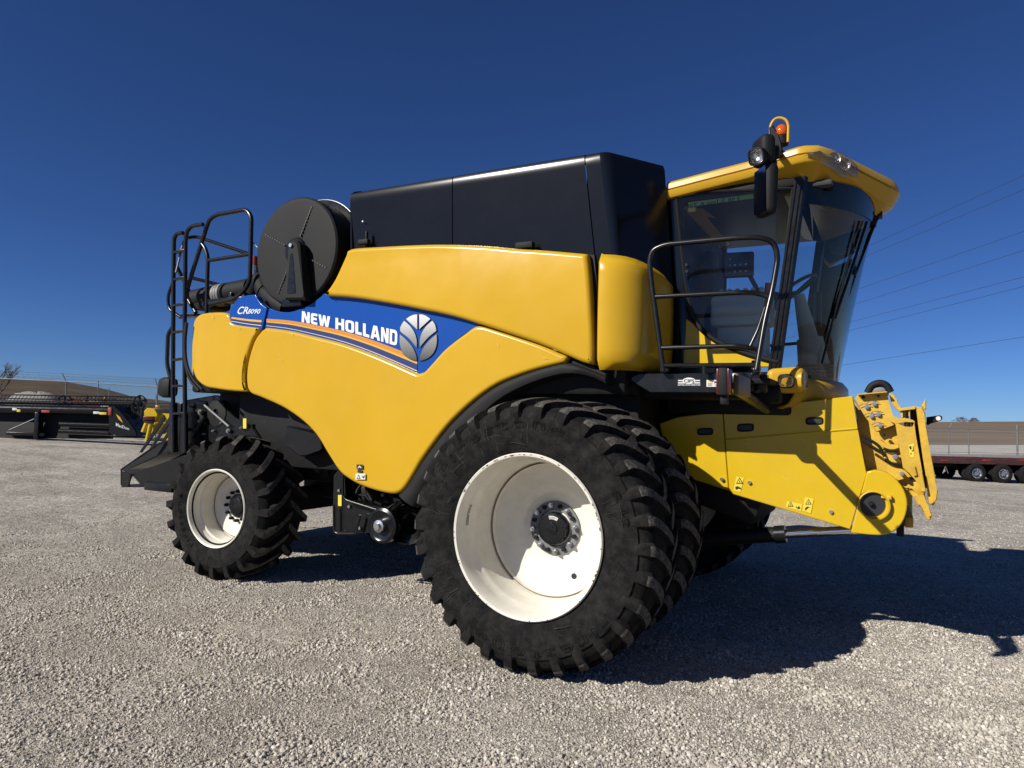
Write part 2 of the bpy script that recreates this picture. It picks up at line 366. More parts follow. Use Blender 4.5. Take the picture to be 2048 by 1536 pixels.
# ---------------------------------------------------------------- ground
def gravel_mat(name, stones=False):
    m = bpy.data.materials.new(name); m.use_nodes = True; t = m.node_tree; b = t.nodes['Principled BSDF']; N = t.nodes.new; Lk = t.links.new
    b.inputs['Roughness'].default_value = .9; b.inputs['Specular IOR Level'].default_value = .2
    tc = N('ShaderNodeTexCoord')
    if stones:
        oi = N('ShaderNodeObjectInfo'); rp = N('ShaderNodeValToRGB'); els = rp.color_ramp.elements
        els[0].color = (0.1490, 0.1304, 0.1043, 1); els[1].color = (0.6109, 0.5736, 0.5066, 1)
        for p, c in ((.12, (.275, .245, .207)), (.4, (.36, .328, .281)), (.7, (.415, .383, .330)), (.93, (.49, .458, .404))):
            e = els.new(p); e.color = (*c, 1)
        Lk(oi.outputs['Random'], rp.inputs[0]); Lk(rp.outputs[0], b.inputs['Base Color'])
        n = N('ShaderNodeTexNoise'); n.inputs['Scale'].default_value = 6; Lk(tc.outputs['Object'], n.inputs['Vector'])
        bp = N('ShaderNodeBump'); bp.inputs['Strength'].default_value = .4; Lk(n.outputs['Fac'], bp.inputs['Height']); Lk(bp.outputs[0], b.inputs['Normal'])
        return m
    big = N('ShaderNodeTexNoise'); big.inputs['Scale'].default_value = .55; big.inputs['Detail'].default_value = 7; big.inputs['Roughness'].default_value = .62; Lk(tc.outputs['Object'], big.inputs['Vector'])
    vo = N('ShaderNodeTexVoronoi'); vo.inputs['Scale'].default_value = 95; Lk(tc.outputs['Object'], vo.inputs['Vector'])
    vo2 = N('ShaderNodeTexVoronoi'); vo2.inputs['Scale'].default_value = 40; Lk(tc.outputs['Object'], vo2.inputs['Vector'])
    fine = N('ShaderNodeTexNoise'); fine.inputs['Scale'].default_value = 160; fine.inputs['Detail'].default_value = 3; Lk(tc.outputs['Object'], fine.inputs['Vector'])
    mid = N('ShaderNodeTexNoise'); mid.inputs['Scale'].default_value = 9; mid.inputs['Detail'].default_value = 6; Lk(tc.outputs['Object'], mid.inputs['Vector'])
    # faint wheel tracks: long streaks across the yard
    mp = N('ShaderNodeMapping'); mp.inputs['Scale'].default_value = (.10, 1.1, 1); mp.inputs['Rotation'].default_value = (0, 0, -.35); Lk(tc.outputs['Object'], mp.inputs['Vector'])
    tr = N('ShaderNodeTexNoise'); tr.inputs['Scale'].default_value = 1.0; tr.inputs['Detail'].default_value = 5; Lk(mp.outputs[0], tr.inputs['Vector'])
    rp = N('ShaderNodeValToRGB'); els = rp.color_ramp.elements; els[0].position = .28; els[1].position = .74
    els[0].color = (.295, .260, .214, 1); els[1].color = (.565, .525, .455, 1)
    Lk(big.outputs['Fac'], rp.inputs[0])
    sp = N('ShaderNodeSeparateColor'); Lk(vo.outputs['Color'], sp.inputs[0])
    mr = N('ShaderNodeMapRange'); mr.inputs['To Min'].default_value = .62; mr.inputs['To Max'].default_value = 1.38; Lk(sp.outputs[0], mr.inputs['Value'])
    mr2 = N('ShaderNodeMapRange'); mr2.inputs['From Min'].default_value = .3; mr2.inputs['From Max'].default_value = .7; mr2.inputs['To Min'].default_value = .90; mr2.inputs['To Max'].default_value = 1.08; Lk(tr.outputs['Fac'], mr2.inputs['Value'])
    mr3 = N('ShaderNodeMapRange'); mr3.inputs['From Min'].default_value = .3; mr3.inputs['From Max'].default_value = .7; mr3.inputs['To Min'].default_value = .74; mr3.inputs['To Max'].default_value = 1.16; Lk(mid.outputs['Fac'], mr3.inputs['Value'])
    sk = N('ShaderNodeTexNoise'); sk.inputs['Scale'].default_value = 21; sk.inputs['Detail'].default_value = 4; sk.inputs['Roughness'].default_value = .8; Lk(tc.outputs['Object'], sk.inputs['Vector'])
    mr5 = N('ShaderNodeMapRange'); mr5.inputs['From Min'].default_value = .32; mr5.inputs['From Max'].default_value = .68; mr5.inputs['To Min'].default_value = .62; mr5.inputs['To Max'].default_value = 1.38; Lk(sk.outputs['Fac'], mr5.inputs['Value'])
    mz = N('ShaderNodeMath'); mz.operation = 'MULTIPLY'; Lk(mr5.outputs[0], mz.inputs[0]); Lk(mr.outputs[0], mz.inputs[1])
    ma = N('ShaderNodeMath'); ma.operation = 'MULTIPLY'; Lk(mz.outputs[0], ma.inputs[0]); Lk(mr2.outputs[0], ma.inputs[1])
    mb = N('ShaderNodeMath'); mb.operation = 'MULTIPLY'; Lk(ma.outputs[0], mb.inputs[0]); Lk(mr3.outputs[0], mb.inputs[1])
    vm = N('ShaderNodeVectorMath'); vm.operation = 'SCALE'; Lk(rp.outputs[0], vm.inputs[0]); Lk(mb.outputs[0], vm.inputs['Scale']); Lk(vm.outputs[0], b.inputs['Base Color'])
    ad = N('ShaderNodeMath'); ad.operation = 'MULTIPLY_ADD'; Lk(vo.outputs['Distance'], ad.inputs[0]); ad.inputs[1].default_value = -.9; Lk(fine.outputs['Fac'], ad.inputs[2])
    ad2 = N('ShaderNodeMath'); ad2.operation = 'MULTIPLY_ADD'; Lk(vo2.outputs['Distance'], ad2.inputs[0]); ad2.inputs[1].default_value = -.8; Lk(ad.outputs[0], ad2.inputs[2])
    bp = N('ShaderNodeBump'); bp.inputs['Strength'].default_value = .9; bp.inputs['Distance'].default_value = .012; Lk(ad2.outputs[0], bp.inputs['Height'])
    wv = N('ShaderNodeTexNoise'); wv.inputs['Scale'].default_value = 2.6; wv.inputs['Detail'].default_value = 7; wv.inputs['Roughness'].default_value = .62; Lk(tc.outputs['Object'], wv.inputs['Vector'])
    bq = N('ShaderNodeBump'); bq.inputs['Strength'].default_value = .8; bq.inputs['Distance'].default_value = .10; Lk(wv.outputs['Fac'], bq.inputs['Height']); Lk(bp.outputs[0], bq.inputs['Normal']); Lk(bq.outputs[0], b.inputs['Normal'])
    return m
def field_mat():
    m = bpy.data.materials.new('harvested_field'); m.use_nodes = True; t = m.node_tree; b = t.nodes['Principled BSDF']; N = t.nodes.new; Lk = t.links.new
    b.inputs['Roughness'].default_value = 1; b.inputs['Specular IOR Level'].default_value = .1
    tc = N('ShaderNodeTexCoord'); mp = N('ShaderNodeMapping'); mp.inputs['Rotation'].default_value = (0, 0, -YAW); mp.inputs['Scale'].default_value = (.008, .05, 1); Lk(tc.outputs['Object'], mp.inputs['Vector'])
    n = N('ShaderNodeTexNoise'); n.inputs['Scale'].default_value = 1; n.inputs['Detail'].default_value = 9; n.inputs['Roughness'].default_value = .65; Lk(mp.outputs[0], n.inputs['Vector'])
    rp = N('ShaderNodeValToRGB'); els = rp.color_ramp.elements; els[0].position = .3; els[1].position = .7
    els[0].color = (0.0969, 0.0730, 0.0522, 1); els[1].color = (0.2235, 0.1751, 0.1192, 1); e = els.new(.5); e.color = (0.1565, 0.1177, 0.0805, 1)  # field browns lightened to stand in for distance haze
    Lk(n.outputs['Fac'], rp.inputs[0]); Lk(rp.outputs[0], b.inputs['Base Color']); return m
M['gravel'] = gravel_mat('limestone_gravel'); M['stone'] = gravel_mat('gravel_stone', True); M['field'] = field_mat()
def gsheet(name, r0, r1, nr, na, mt, dz=0, noise=0):
    vs, fs = [(CAM.x, CAM.y, dz)], []
    rs = [r0*(r1/r0)**(i/(nr-1)) for i in range(nr)]
    for r in rs:
        for k in range(na):
            a = 2*math.pi*k/na; x = CAM.x+r*math.cos(a); y = CAM.y+r*math.sin(a); vs.append((x, y, gz(x, y)+dz))
    for k in range(na): fs.append((0, 1+k, 1+(k+1) % na))
    for i in range(nr-1):
        for k in range(na):
            a = 1+i*na+k; b = 1+i*na+(k+1) % na; fs.append((a, b, b+na, a+na))
    return mesh_obj(name, vs, fs, mt, smooth=True)
tag(gsheet('field', 4, 3000, 40, 120, M['field'], -.06), None, None, kind='structure')
yard = tag(gsheet('gravel_yard', 2, 66, 46, 160, M['gravel']), None, None, kind='structure')

# loose stones: tens of thousands of real pebbles scattered over the near yard
def gravel_stones():
    vs, fs = [], []; na, nr = 40, 30
    for i in range(nr):
        D = 2.6*(27/2.6)**(i/(nr-1))
        for k in range(na):
            X = (-1.05+2.1*k/(na-1))*D
            p = CAM+RIGHT0*X+DEPTH0*D; vs.append((p.x, p.y, gz(p.x, p.y)+.001))
    for i in range(nr-1):
        for k in range(na-1):
            a = i*na+k; fs.append((a, a+1, a+na+1, a+na))
    o = mesh_obj('gravel', vs, fs, M['stone'])
    ng = bpy.data.node_groups.new('gravel_scatter', 'GeometryNodeTree')
    ng.interface.new_socket('Geometry', in_out='INPUT', socket_type='NodeSocketGeometry'); ng.interface.new_socket('Geometry', in_out='OUTPUT', socket_type='NodeSocketGeometry')
    N = ng.nodes.new; Lk = ng.links.new
    gi = N('NodeGroupInput'); go = N('NodeGroupOutput')
    pos = N('GeometryNodeInputPosition')
    ds = N('ShaderNodeVectorMath'); ds.operation = 'DISTANCE'; Lk(pos.outputs[0], ds.inputs[0]); ds.inputs[1].default_value = CAM
    dn = N('ShaderNodeMapRange'); dn.interpolation_type = 'SMOOTHSTEP'; dn.inputs['From Min'].default_value = 3.2; dn.inputs['From Max'].default_value = 15; dn.inputs['To Min'].default_value = 1; dn.inputs['To Max'].default_value = .035
    Lk(ds.outputs['Value'], dn.inputs['Value'])
    fd2 = N('ShaderNodeMapRange'); fd2.inputs['From Min'].default_value = 15; fd2.inputs['From Max'].default_value = 26; fd2.inputs['To Min'].default_value = 1; fd2.inputs['To Max'].default_value = 0; Lk(ds.outputs['Value'], fd2.inputs['Value'])
    fm2 = N('ShaderNodeMath'); fm2.operation = 'MULTIPLY'; Lk(dn.outputs[0], fm2.inputs[0]); Lk(fd2.outputs[0], fm2.inputs[1])
    nz = N('ShaderNodeTexNoise'); nz.inputs['Scale'].default_value = .9; nz.inputs['Detail'].default_value = 5; nz.inputs['Roughness'].default_value = .65; Lk(pos.outputs[0], nz.inputs['Vector'])
    nm = N('ShaderNodeMapRange'); nm.inputs['From Min'].default_value = .36; nm.inputs['From Max'].default_value = .64; nm.inputs['To Min'].default_value = .10; nm.inputs['To Max'].default_value = 1; Lk(nz.outputs['Fac'], nm.inputs['Value'])
    mu = N('ShaderNodeMath'); mu.operation = 'MULTIPLY'; Lk(fm2.outputs[0], mu.inputs[0]); Lk(nm.outputs[0], mu.inputs[1])
    m2 = N('ShaderNodeMath'); m2.operation = 'MULTIPLY'; Lk(mu.outputs[0], m2.inputs[0]); m2.inputs[1].default_value = 9500
    dp = N('GeometryNodeDistributePointsOnFaces'); Lk(gi.outputs[0], dp.inputs['Mesh']); Lk(m2.outputs[0], dp.inputs['Density']); dp.inputs['Seed'].default_value = 3
    js = N('GeometryNodeJoinGeometry')
    for k in range(4):
        ic = N('GeometryNodeMeshIcoSphere'); ic.inputs['Radius'].default_value = 1; ic.inputs['Subdivisions'].default_value = 2
        p2 = N('GeometryNodeInputPosition'); n2 = N('ShaderNodeTexNoise'); n2.noise_dimensions = '4D'; n2.inputs['W'].default_value = k*7.3; n2.inputs['Scale'].default_value = .9; Lk(p2.outputs[0], n2.inputs['Vector'])
        sb = N('ShaderNodeVectorMath'); sb.operation = 'SUBTRACT'; Lk(n2.outputs['Color'], sb.inputs[0]); sb.inputs[1].default_value = (.5, .5, .5)
        sc = N('ShaderNodeVectorMath'); sc.operation = 'MULTIPLY'; Lk(sb.outputs[0], sc.inputs[0]); sc.inputs[1].default_value = (1.7, 1.7, 1.3)
        stp = N('GeometryNodeSetPosition'); Lk(ic.outputs['Mesh'], stp.inputs['Geometry']); Lk(sc.outputs[0], stp.inputs['Offset'])
        sm = N('GeometryNodeSetMaterial'); Lk(stp.outputs[0], sm.inputs['Geometry']); sm.inputs['Material'].default_value = M['stone']
        g2 = N('GeometryNodeGeometryToInstance'); Lk(sm.outputs[0], g2.inputs[0]); Lk(g2.outputs[0], js.inputs[0])
    ip = N('GeometryNodeInstanceOnPoints'); Lk(dp.outputs['Points'], ip.inputs['Points']); Lk(js.outputs[0], ip.inputs['Instance']); ip.inputs['Pick Instance'].default_value = True
    rr = N('FunctionNodeRandomValue'); rr.data_type = 'FLOAT_VECTOR'; rr.inputs['Max'].default_value = (6.28, 6.28, 6.28); Lk(rr.outputs['Value'], ip.inputs['Rotation'])
    rs = N('FunctionNodeRandomValue'); rs.data_type = 'FLOAT'
    for s in rs.inputs:
        if s.name == 'Min' and s.type == 'VALUE': s.default_value = 0
        if s.name == 'Max' and s.type == 'VALUE': s.default_value = 1
    pw = N('ShaderNodeMath'); pw.operation = 'POWER'; Lk([s for s in rs.outputs if s.type == 'VALUE' and s.enabled][0], pw.inputs[0]); pw.inputs[1].default_value = 3.6
    sr = N('ShaderNodeMapRange'); sr.inputs['To Min'].default_value = .0024; sr.inputs['To Max'].default_value = .0098; Lk(pw.outputs[0], sr.inputs['Value'])
    ns2 = N('ShaderNodeTexNoise'); ns2.inputs['Scale'].default_value = 2.1; ns2.inputs['Detail'].default_value = 4; Lk(pos.outputs[0], ns2.inputs['Vector'])
    nr2 = N('ShaderNodeMapRange'); nr2.inputs['From Min'].default_value = .42; nr2.inputs['From Max'].default_value = .68; nr2.inputs['To Min'].default_value = .8; nr2.inputs['To Max'].default_value = 1.75; Lk(ns2.outputs['Fac'], nr2.inputs['Value'])
    ms = N('ShaderNodeMath'); ms.operation = 'MULTIPLY'; Lk(sr.outputs[0], ms.inputs[0]); Lk(nr2.outputs[0], ms.inputs[1]); Lk(ms.outputs[0], ip.inputs['Scale'])
    jo = N('GeometryNodeJoinGeometry'); Lk(ip.outputs[0], go.inputs[0])
    md = o.modifiers.new('scatter', 'NODES'); md.node_group = ng
    return o
tag(gravel_stones(), None, None, kind='stuff')

# ---------------------------------------------------------------- the combine harvester
CH = tag(empty('combine_harvester'), 'large yellow combine harvester with black grain tank and dual front wheels on gravel', 'combine')

# --- wheels
def tyre_mesh(R, lugh, rb, w, nl, lead, wl, sw, crown):
    """R radius over the lugs, rb bead radius, w section width, nl lugs a side, lead centre lead angle"""
    Rc = R-lugh; h = w/2
    prof = [(rb-.015, -h*.80), (rb+.02, -h*.86), (rb+(Rc-rb)*.22, -h*.97), (rb+(Rc-rb)*.48, -h*1.0), (rb+(Rc-rb)*.70, -h*.98), (Rc-.055-crown, -h*.93), (Rc-.018-crown*.8, -h*.86), (Rc-crown*.5, -h*.70), (Rc+.004-crown*.06, -h*.3), (Rc+.006, 0)]
    prof = prof+[(r, -y) for r, y in prof[:-1][::-1]]
    vs, fs = lathe_y(prof, 96); mi = [0]*len(fs)
    for side in (-1, 1):
        for k in range(nl):
            a0 = 2*math.pi*(k+(.5 if side > 0 else 0))/nl
            # stations: (base y, base r, top y, top r, width) from the sidewall buttress over the shoulder to the nose
            st = [(.985, Rc-sw, .992, Rc-sw+.004, .45), (.965, Rc-.085, 1.0, Rc-.068, .70), (.93, Rc-.052, 1.0, Rc-.016, .92), (.86, Rc-.018, .975, R-.020, 1.0), (.76, Rc-.002, .90, R-.003, 1.0)]
            for q in np.linspace(.74, -.07, 7): st.append((q, Rc-.004, q+.02, R+.004*(1-abs(q)), 1.0+.12*(.74-q)))
            st = [(a_, b_-crown*min(1.2, abs(a_)**2.2*1.05), c_, d_-crown*min(1.2, abs(c_)**2.2*1.05), e_) for a_, b_, c_, d_, e_ in st]
            base = len(vs); ns = len(st)
            for j, (by, br, ty, tr_, wd) in enumerate(st):
                u = max(0, (.93-ty)/1.0); ang = a0+lead*u**1.15
                nose = .72 if j == ns-1 else 1
                for rad, yy, wide in ((br, by, wl*.72*wd), (tr_, ty, wl*.5*wd*nose)):
                    for sg in (-1, 1):
                        da = sg*wide/max(rad, .1); vs.append((rad*math.cos(ang+da), side*h*yy, rad*math.sin(ang+da)))
            for j in range(ns-1):
                b0 = base+4*j; b1 = b0+4
                fs += [(b0+2, b0+3, b1+3, b1+2), (b0, b0+2, b1+2, b1), (b0+3, b0+1, b1+1, b1+3)]; mi += [1 if j >= 3 else 0, 0, 0]
            e0 = base; e1 = base+4*(ns-1)
            fs += [(e0, e0+1, e0+3, e0+2), (e1, e1+2, e1+3, e1+1)]; mi += [0, 0]
    me = bpy.data.meshes.new('tyre'); me.from_pydata(vs, [], fs); me.materials.append(M['rubber']); me.materials.append(M['lug'])
    me.polygons.foreach_set('material_index', mi); me.update()
    bm = bmesh.new(); bm.from_mesh(me)
    for f in bm.faces: f.smooth = True
    for e in bm.edges:
        if len(e.link_faces) == 2 and e.calc_face_angle(0) > math.radians(38): e.smooth = False
    bm.to_mesh(me); bm.free()
    return me
def rim_text(name, s, r, y, a0, span, parent, mt, h, rmap=None):
    V, Fc = text_mesh(s); x0 = min(v.x for v in V); x1 = max(v.x for v in V)
    out = []
    for v in V:
        u = (v.x-x0)/(x1-x0); a = a0-span*u; rr = r+(v.y/.7)*h
        yy = y if rmap is None else rmap(rr)
        out.append((rr*math.cos(a), yy, rr*math.sin(a)))
    return mesh_obj(name, out, Fc, mt, parent)
def arc_marks(name, r, h, y, a0, span, parent, mt, n, rows):
    """rows of small printed dashes, too fine to read, on a disc face"""
    bm = bmesh.new()
    for q in range(rows):
        for k in range(n):
            if n > 1 and rng.random() < .15: continue
            a = a0-span*(k+.08)/n; b = a0-span*(k+(.80 if n > 1 else .92))/n; m = 1 if n > 1 else 10
            for i in range(m):
                c, d = a+(b-a)*i/m, a+(b-a)*(i+1)/m; r0 = r+q*h*2.2; r1 = r0+h
                bm.faces.new([bm.verts.new((rr*math.cos(t), y, rr*math.sin(t))) for rr, t in ((r0, c), (r0, d), (r1, d), (r1, c))])
    return bm_obj(name, bm, mt, parent)
def band_marks(name, r, y, h, a0, span, parent, mt, n, rows):
    """the same on the inside of the rim barrel"""
    bm = bmesh.new()
    for q in range(rows):
        y0 = y+q*h*.55; y1 = y0+h*.3
        for k in range(n):
            if rng.random() < .2: continue
            a = a0-span*k/n; b = a0-span*(k+.72)/n
            bm.faces.new([bm.verts.new((r*math.cos(t), yy, r*math.sin(t))) for yy, t in ((y0, a), (y0, b), (y1, b), (y1, a))])
    return bm_obj(name, bm, mt, parent)
def outline_text(name, s, r, yfun, a0, span, h, parent, mt, tw=.0017):
    """raised letter outlines moulded in the sidewall"""
    cu = bpy.data.curves.new('t', 'FONT'); cu.body = s; cu.fill_mode = 'NONE'; cu.resolution_u = 2; cu.space_character = 1.25
    o = bpy.data.objects.new('t', cu); COL.objects.link(o); me = bpy.data.meshes.new_from_object(o)
    V = [v.co.copy() for v in me.vertices]; E = [tuple(e.vertices) for e in me.edges]
    bpy.data.objects.remove(o); bpy.data.curves.remove(cu); bpy.data.meshes.remove(me)
    x0 = min(v.x for v in V); x1 = max(v.x for v in V); bm = bmesh.new()
    P = []
    for v in V:
        u = (v.x-x0)/(x1-x0); a = a0-span*u; rr = r+(v.y/.7)*h; P.append(Vector((rr*math.cos(a), yfun(rr), rr*math.sin(a))))
    for a, b in E:
        if (P[a]-P[b]).length > 1e-4: add_tube(bm, [P[a], P[b]], tw, 4)
    return bm_obj(name, bm, mt, parent)

def front_wheel(parent):
    """outer dual wheel, deep dished, outward = -y, origin at tyre centre"""
    yf = -.245
    prof = [(.545, yf+.02), (.562, yf+.012), (.568, yf-.004), (.560, yf-.014), (.545, yf-.010), (.535, yf+.012), (.530, yf+.05), (.522, yf+.085), (.520, yf+.13), (.505, yf+.155), (.497, yf+.19), (.495, yf+.40), (.488, yf+.412), (.478, yf+.405), (.470, yf+.43), (.43, yf+.455), (.33, yf+.475), (.285, yf+.482), (.265, yf+.50), (.255, yf+.505), (.20, yf+.505), (.0, yf+.505)]
    w = lathe('front_wheel', prof, M['rim'], parent, n=96)
    t = bpy.data.objects.new('tyre', FT); link(t, w)
    # hub cap, bolt ring, studs
    lathe('hub_flange', [(.20, yf+.50), (.198, yf+.488), (.135, yf+.486), (.13, yf+.50)], M['zinc'], w, n=48)
    hub = lathe('hub_cap', [(.118, yf+.50), (.118, yf+.445), (.112, yf+.436), (.102, yf+.434), (.100, yf+.438), (.045, yf+.438), (.042, yf+.43), (.02, yf+.428), (.015, yf+.42), (0, yf+.42)], M['black'], w, n=48)
    arc_marks('hub_print', .070, .024, yf+.4365, math.radians(112), math.radians(60), hub, M['sticker_w'], 1, 1)
    arc_marks('hub_print', .075, .004, yf+.435, math.radians(108), math.radians(50), hub, M['ink'], 8, 2)
    bolt = None
    for k in range(16):
        a = 2*math.pi*(k+.3)/16; c = Vector((.168*math.cos(a), yf+.47, .168*math.sin(a)))
        if k % 2 == 0:
            bm = bmesh.new(); add_tube(bm, [c+Vector((0, .03, 0)), c-Vector((0, .016, 0))], .019, 6); add_tube(bm, [c-Vector((0, .016, 0)), c-Vector((0, .034, 0))], .011, 10)
            bm_obj('wheel_bolt', bm, M['steel'], w, auto=30)
        else:
            bm = bmesh.new(); add_tube(bm, [c+Vector((0, .03, 0)), c-Vector((0, .004, 0))], .016, 10); bm_obj('wheel_stud', bm, M['matte'], w, auto=30)
    # valve / drain hole and lip wear
    a = math.radians(-62); c = Vector((.37*math.cos(a), yf+.466, .37*math.sin(a)))
    bm = bmesh.new(); add_tube(bm, [c+Vector((0, .006, 0)), c-Vector((0, .006, 0))], .021, 16); bm_obj('drain_hole', bm, M['ink'], w, auto=30)
    bm = bmesh.new()
    for k in range(46):
        a = rng.uniform(-.5, 2.6) if k < 34 else rng.uniform(2.6, 5.7)
        sp = rng.uniform(.008, .055 if k < 34 else .02); n = 5; dr = rng.uniform(.003, .010); r0 = .5585
        ring0 = []; ring1 = []
        for i in range(n+1):
            aa = a+sp*i/n; j = dr*math.sin(math.pi*i/n)*rng.uniform(.6, 1)
            ring0.append(bm.verts.new((r0*math.cos(aa), yf-.0165, r0*math.sin(aa)))); ring1.append(bm.verts.new(((r0-j-.0005)*math.cos(aa), yf-.0155, (r0-j-.0005)*math.sin(aa))))
        for i in range(n): bm.faces.new((ring0[i], ring0[i+1], ring1[i+1], ring1[i]))
    bm_obj('chipped_paint', bm, M['rust'], w)
    for a1 in (105, 178): band_marks('rim_print', .5185, yf+.085, .034, math.radians(a1), math.radians(17), w, M['ink'], 14, 2)
    return w
FT = tyre_mesh(.952, .038, .555, .55, 30, -math.radians(10.5), .064, .10, .045)
fs_y = lambda r: -.2772+max(0, (r-.78))*.10
FW = front_wheel(CH); FW.location = (0, -2.205, .938)
outline_text('tyre_lettering', 'Firestone', .735, fs_y, math.radians(150), math.radians(82), .075, FW, M['rubber'])
outline_text('tyre_lettering', 'Firestone', .735, fs_y, math.radians(-35), math.radians(82), .075, FW, M['rubber'])
outline_text('tyre_lettering', 'R42', .72, fs_y, math.radians(28), math.radians(18), .045, FW, M['rubber'])
def scuffs(parent, r0, r1, yfun, count, mt):
    bm = bmesh.new()
    for k in range(count):
        a = rng.uniform(0, 2*math.pi); ra = rng.uniform(r0, r1-.06); rb_ = ra+rng.uniform(.05, .16) if k % 3 else ra+.02
        rb_ = min(rb_, r1); da = rng.uniform(-.02, .02) if k % 3 else rng.uniform(.05, .2); P = []
        for t in np.linspace(0, 1, 5):
            rr = ra+(rb_-ra)*t; aa = a+da*t+.004*math.sin(7*t+k); P.append(Vector((rr*math.cos(aa), yfun(rr)-.0004, rr*math.sin(aa))))
        add_tube(bm, P, rng.uniform(.0006, .0012), 3, cap=False)
    return bm_obj('sidewall_scuffs', bm, mt, parent)
def simple_wheel(parent, name, rimprof, tyre, loc, mirror=False, rz=0):
    w = lathe(name, rimprof, M['rim'], parent, n=64); t = bpy.data.objects.new('tyre', tyre); link(t, w)
    w.location = loc; w.rotation_euler = (0, 0, rz)
    if mirror: w.scale = (1, -1, 1)
    return w
inner_prof = [(.565, -.25), (.535, -.23), (.52, -.1), (.495, -.05), (.495, .1), (.46, .11), (.30, .06), (.2, .05), (0, .05)]
simple_wheel(CH, 'inner_dual_wheel', inner_prof, FT, (0, -1.475, .938), rz=0).rotation_euler = (0, .11, 0)
c = copy_tree(FW, CH); c.location = (0, 2.205, .938); c.scale = (1, -1, 1)
for ch in list(c.children):
    if ch.name.startswith(('tyre_lettering',)): bpy.data.objects.remove(ch)
simple_wheel(CH, 'inner_dual_wheel', inner_prof, FT, (0, 1.475, .938), True).rotation_euler = (0, .05, 0)

RT = tyre_mesh(.748, .056, .375, .62, 20, math.radians(17), .060, .07, .025)
RX, RZ = -3.97, .735
def rear_wheel(parent):
    yf = -.285
    prof = [(.385, yf+.02), (.402, yf+.012), (.408, yf-.004), (.400, yf-.013), (.388, yf-.006), (.378, yf+.02), (.372, yf+.06), (.360, yf+.08), (.355, yf+.11), (.340, yf+.125), (.336, yf+.29), (.33, yf+.295), (.318, yf+.285), (.312, yf+.285), (.20, yf+.305), (.19, yf+.31), (0, yf+.31)]
    w = lathe('rear_wheel', prof, M['rim'], parent, n=80)
    link(bpy.data.objects.new('tyre', RT), w)
    hub = lathe('hub_cap', [(.125, yf+.31), (.125, yf+.30), (.115, yf+.29), (.09, yf+.29), (.085, yf+.27), (.07, yf+.265), (0, yf+.265)], M['black'], w, n=40)
    for k in range(12):
        a = 2*math.pi*k/12; c = Vector((.155*math.cos(a), yf+.28, .155*math.sin(a)))
        bm = bmesh.new(); add_tube(bm, [c+Vector((0, .045, 0)), c-Vector((0, .006, 0))], .019, 6); add_tube(bm, [c-Vector((0, .006, 0)), c-Vector((0, .018, 0))], .010, 8)
        bm_obj('wheel_bolt', bm, M['matte'], w, auto=30)
    return w
RW = rear_wheel(CH); RW.location = (RX, -1.42, RZ); RW.rotation_euler = (0, 0, math.radians(3.5))
ry = lambda r: -.3105+max(0, (r-.56))*.10
outline_text('tyre_lettering', 'Firestone', .47, ry, math.radians(-125), math.radians(70), .055, RW, M['rubber'])
c = copy_tree(RW, CH); c.location = (RX, 1.42, RZ); c.scale = (1, -1, 1); c.rotation_euler = (0, 0, math.radians(3.5))
for ch in list(c.children):
    if ch.name.startswith('tyre_lettering'): bpy.data.objects.remove(ch)

M['scuff'] = mat('scuffed_rubber', (.075, .072, .066), .9, spec=.1)
scuffs(FW, .60, .80, fs_y, 60, M['scuff']); scuffs(RW, .42, .60, ry, 30, M['scuff'])
M['weld'] = mat('rust_stained_weld', (.30, .20, .115), .8, var=.4, vscale=18)
lathe('weld_line', [(.4795, -.245+.402), (.4815, -.245+.398), (.4865, -.245+.404), (.489, -.245+.411)], M['weld'], FW, n=96)
lathe('weld_line', [(.319, -.285+.2835), (.324, -.285+.282), (.331, -.285+.291)], M['weld'], RW, n=80)
# --- chassis and axles (dark mass between the wheels)
boxes('front_axle', [((0, 0, .95), (.34, 3.4, .36)), ((0, -1.0, .95), (.5, .3, .6)), ((0, 1.0, .95), (.5, .3, .6)), ((0, -1.6, .938), (.26, .3, .26)), ((0, 1.6, .938), (.26, .3, .26))], M['matte'], CH, .03)
boxes('rear_axle', [((RX, 0, .74), (.22, 2.1, .26)), ((RX, -1.05, .74), (.3, .16, .45)), ((RX, 1.05, .74), (.3, .16, .45)), ((RX, 0, 1.0), (.4, .5, .4))], M['matte'], CH, .02)
boxes('chassis', [((-1.9, 0, 1.62), (4.6, 2.5, .9)), ((-2.0, 0, 1.08), (2.6, 1.7, .5)), ((-.5, 0, 1.75), (1.3, 1.9, .9)), ((-1.9, -.95, 1.15), (4.4, .14, .26)), ((-1.9, .95, 1.15), (4.4, .14, .26)), ((-4.2, 0, 1.75), (.9, 2.3, .8))], M['matte'], CH, .02)
box('body_core', (-2.2, 0, 2.32), (5.1, 2.9, .75), M['matte'], CH, .03)  # unseen black box added inside the shields to block light

# --- yellow side shields and blue band (near side, y about -1.62)
YS = -1.62
def rear_curve(x, z):
    d = 0
    if x < -4.25: d += ((-4.25-x)/.62)**2*.16
    return d-.018*math.sin(max(0, min(1, (z-.9)/1.7))*math.pi)
low = [(530, 655), (579, 661), (631, 673), (683, 686), (735, 704), (786, 725), (826, 743), (838, 747), (848, 744), (864, 727), (890, 698), (929, 667), (957, 651),
       (1000, 662), (1040, 675), (1081, 689), (1115, 704), (1136, 713), (1131, 725), (1081, 737), (1037, 751), (993, 770), (949, 801), (905, 842), (876, 877), (846, 918), (826, 951), (811, 974), (799, 985), (782, 988),
       (753, 982), (723, 972), (700, 960), (678, 942), (655, 906), (634, 871), (605, 841), (567, 815), (523, 795), (501, 785), (494, 764), (496, 726), (508, 682), (523, 660)]
lower = panel('side_shield', low, YS, M['yellow'], CH, r=.035, back=.09, surf=rear_curve, sharp=50)
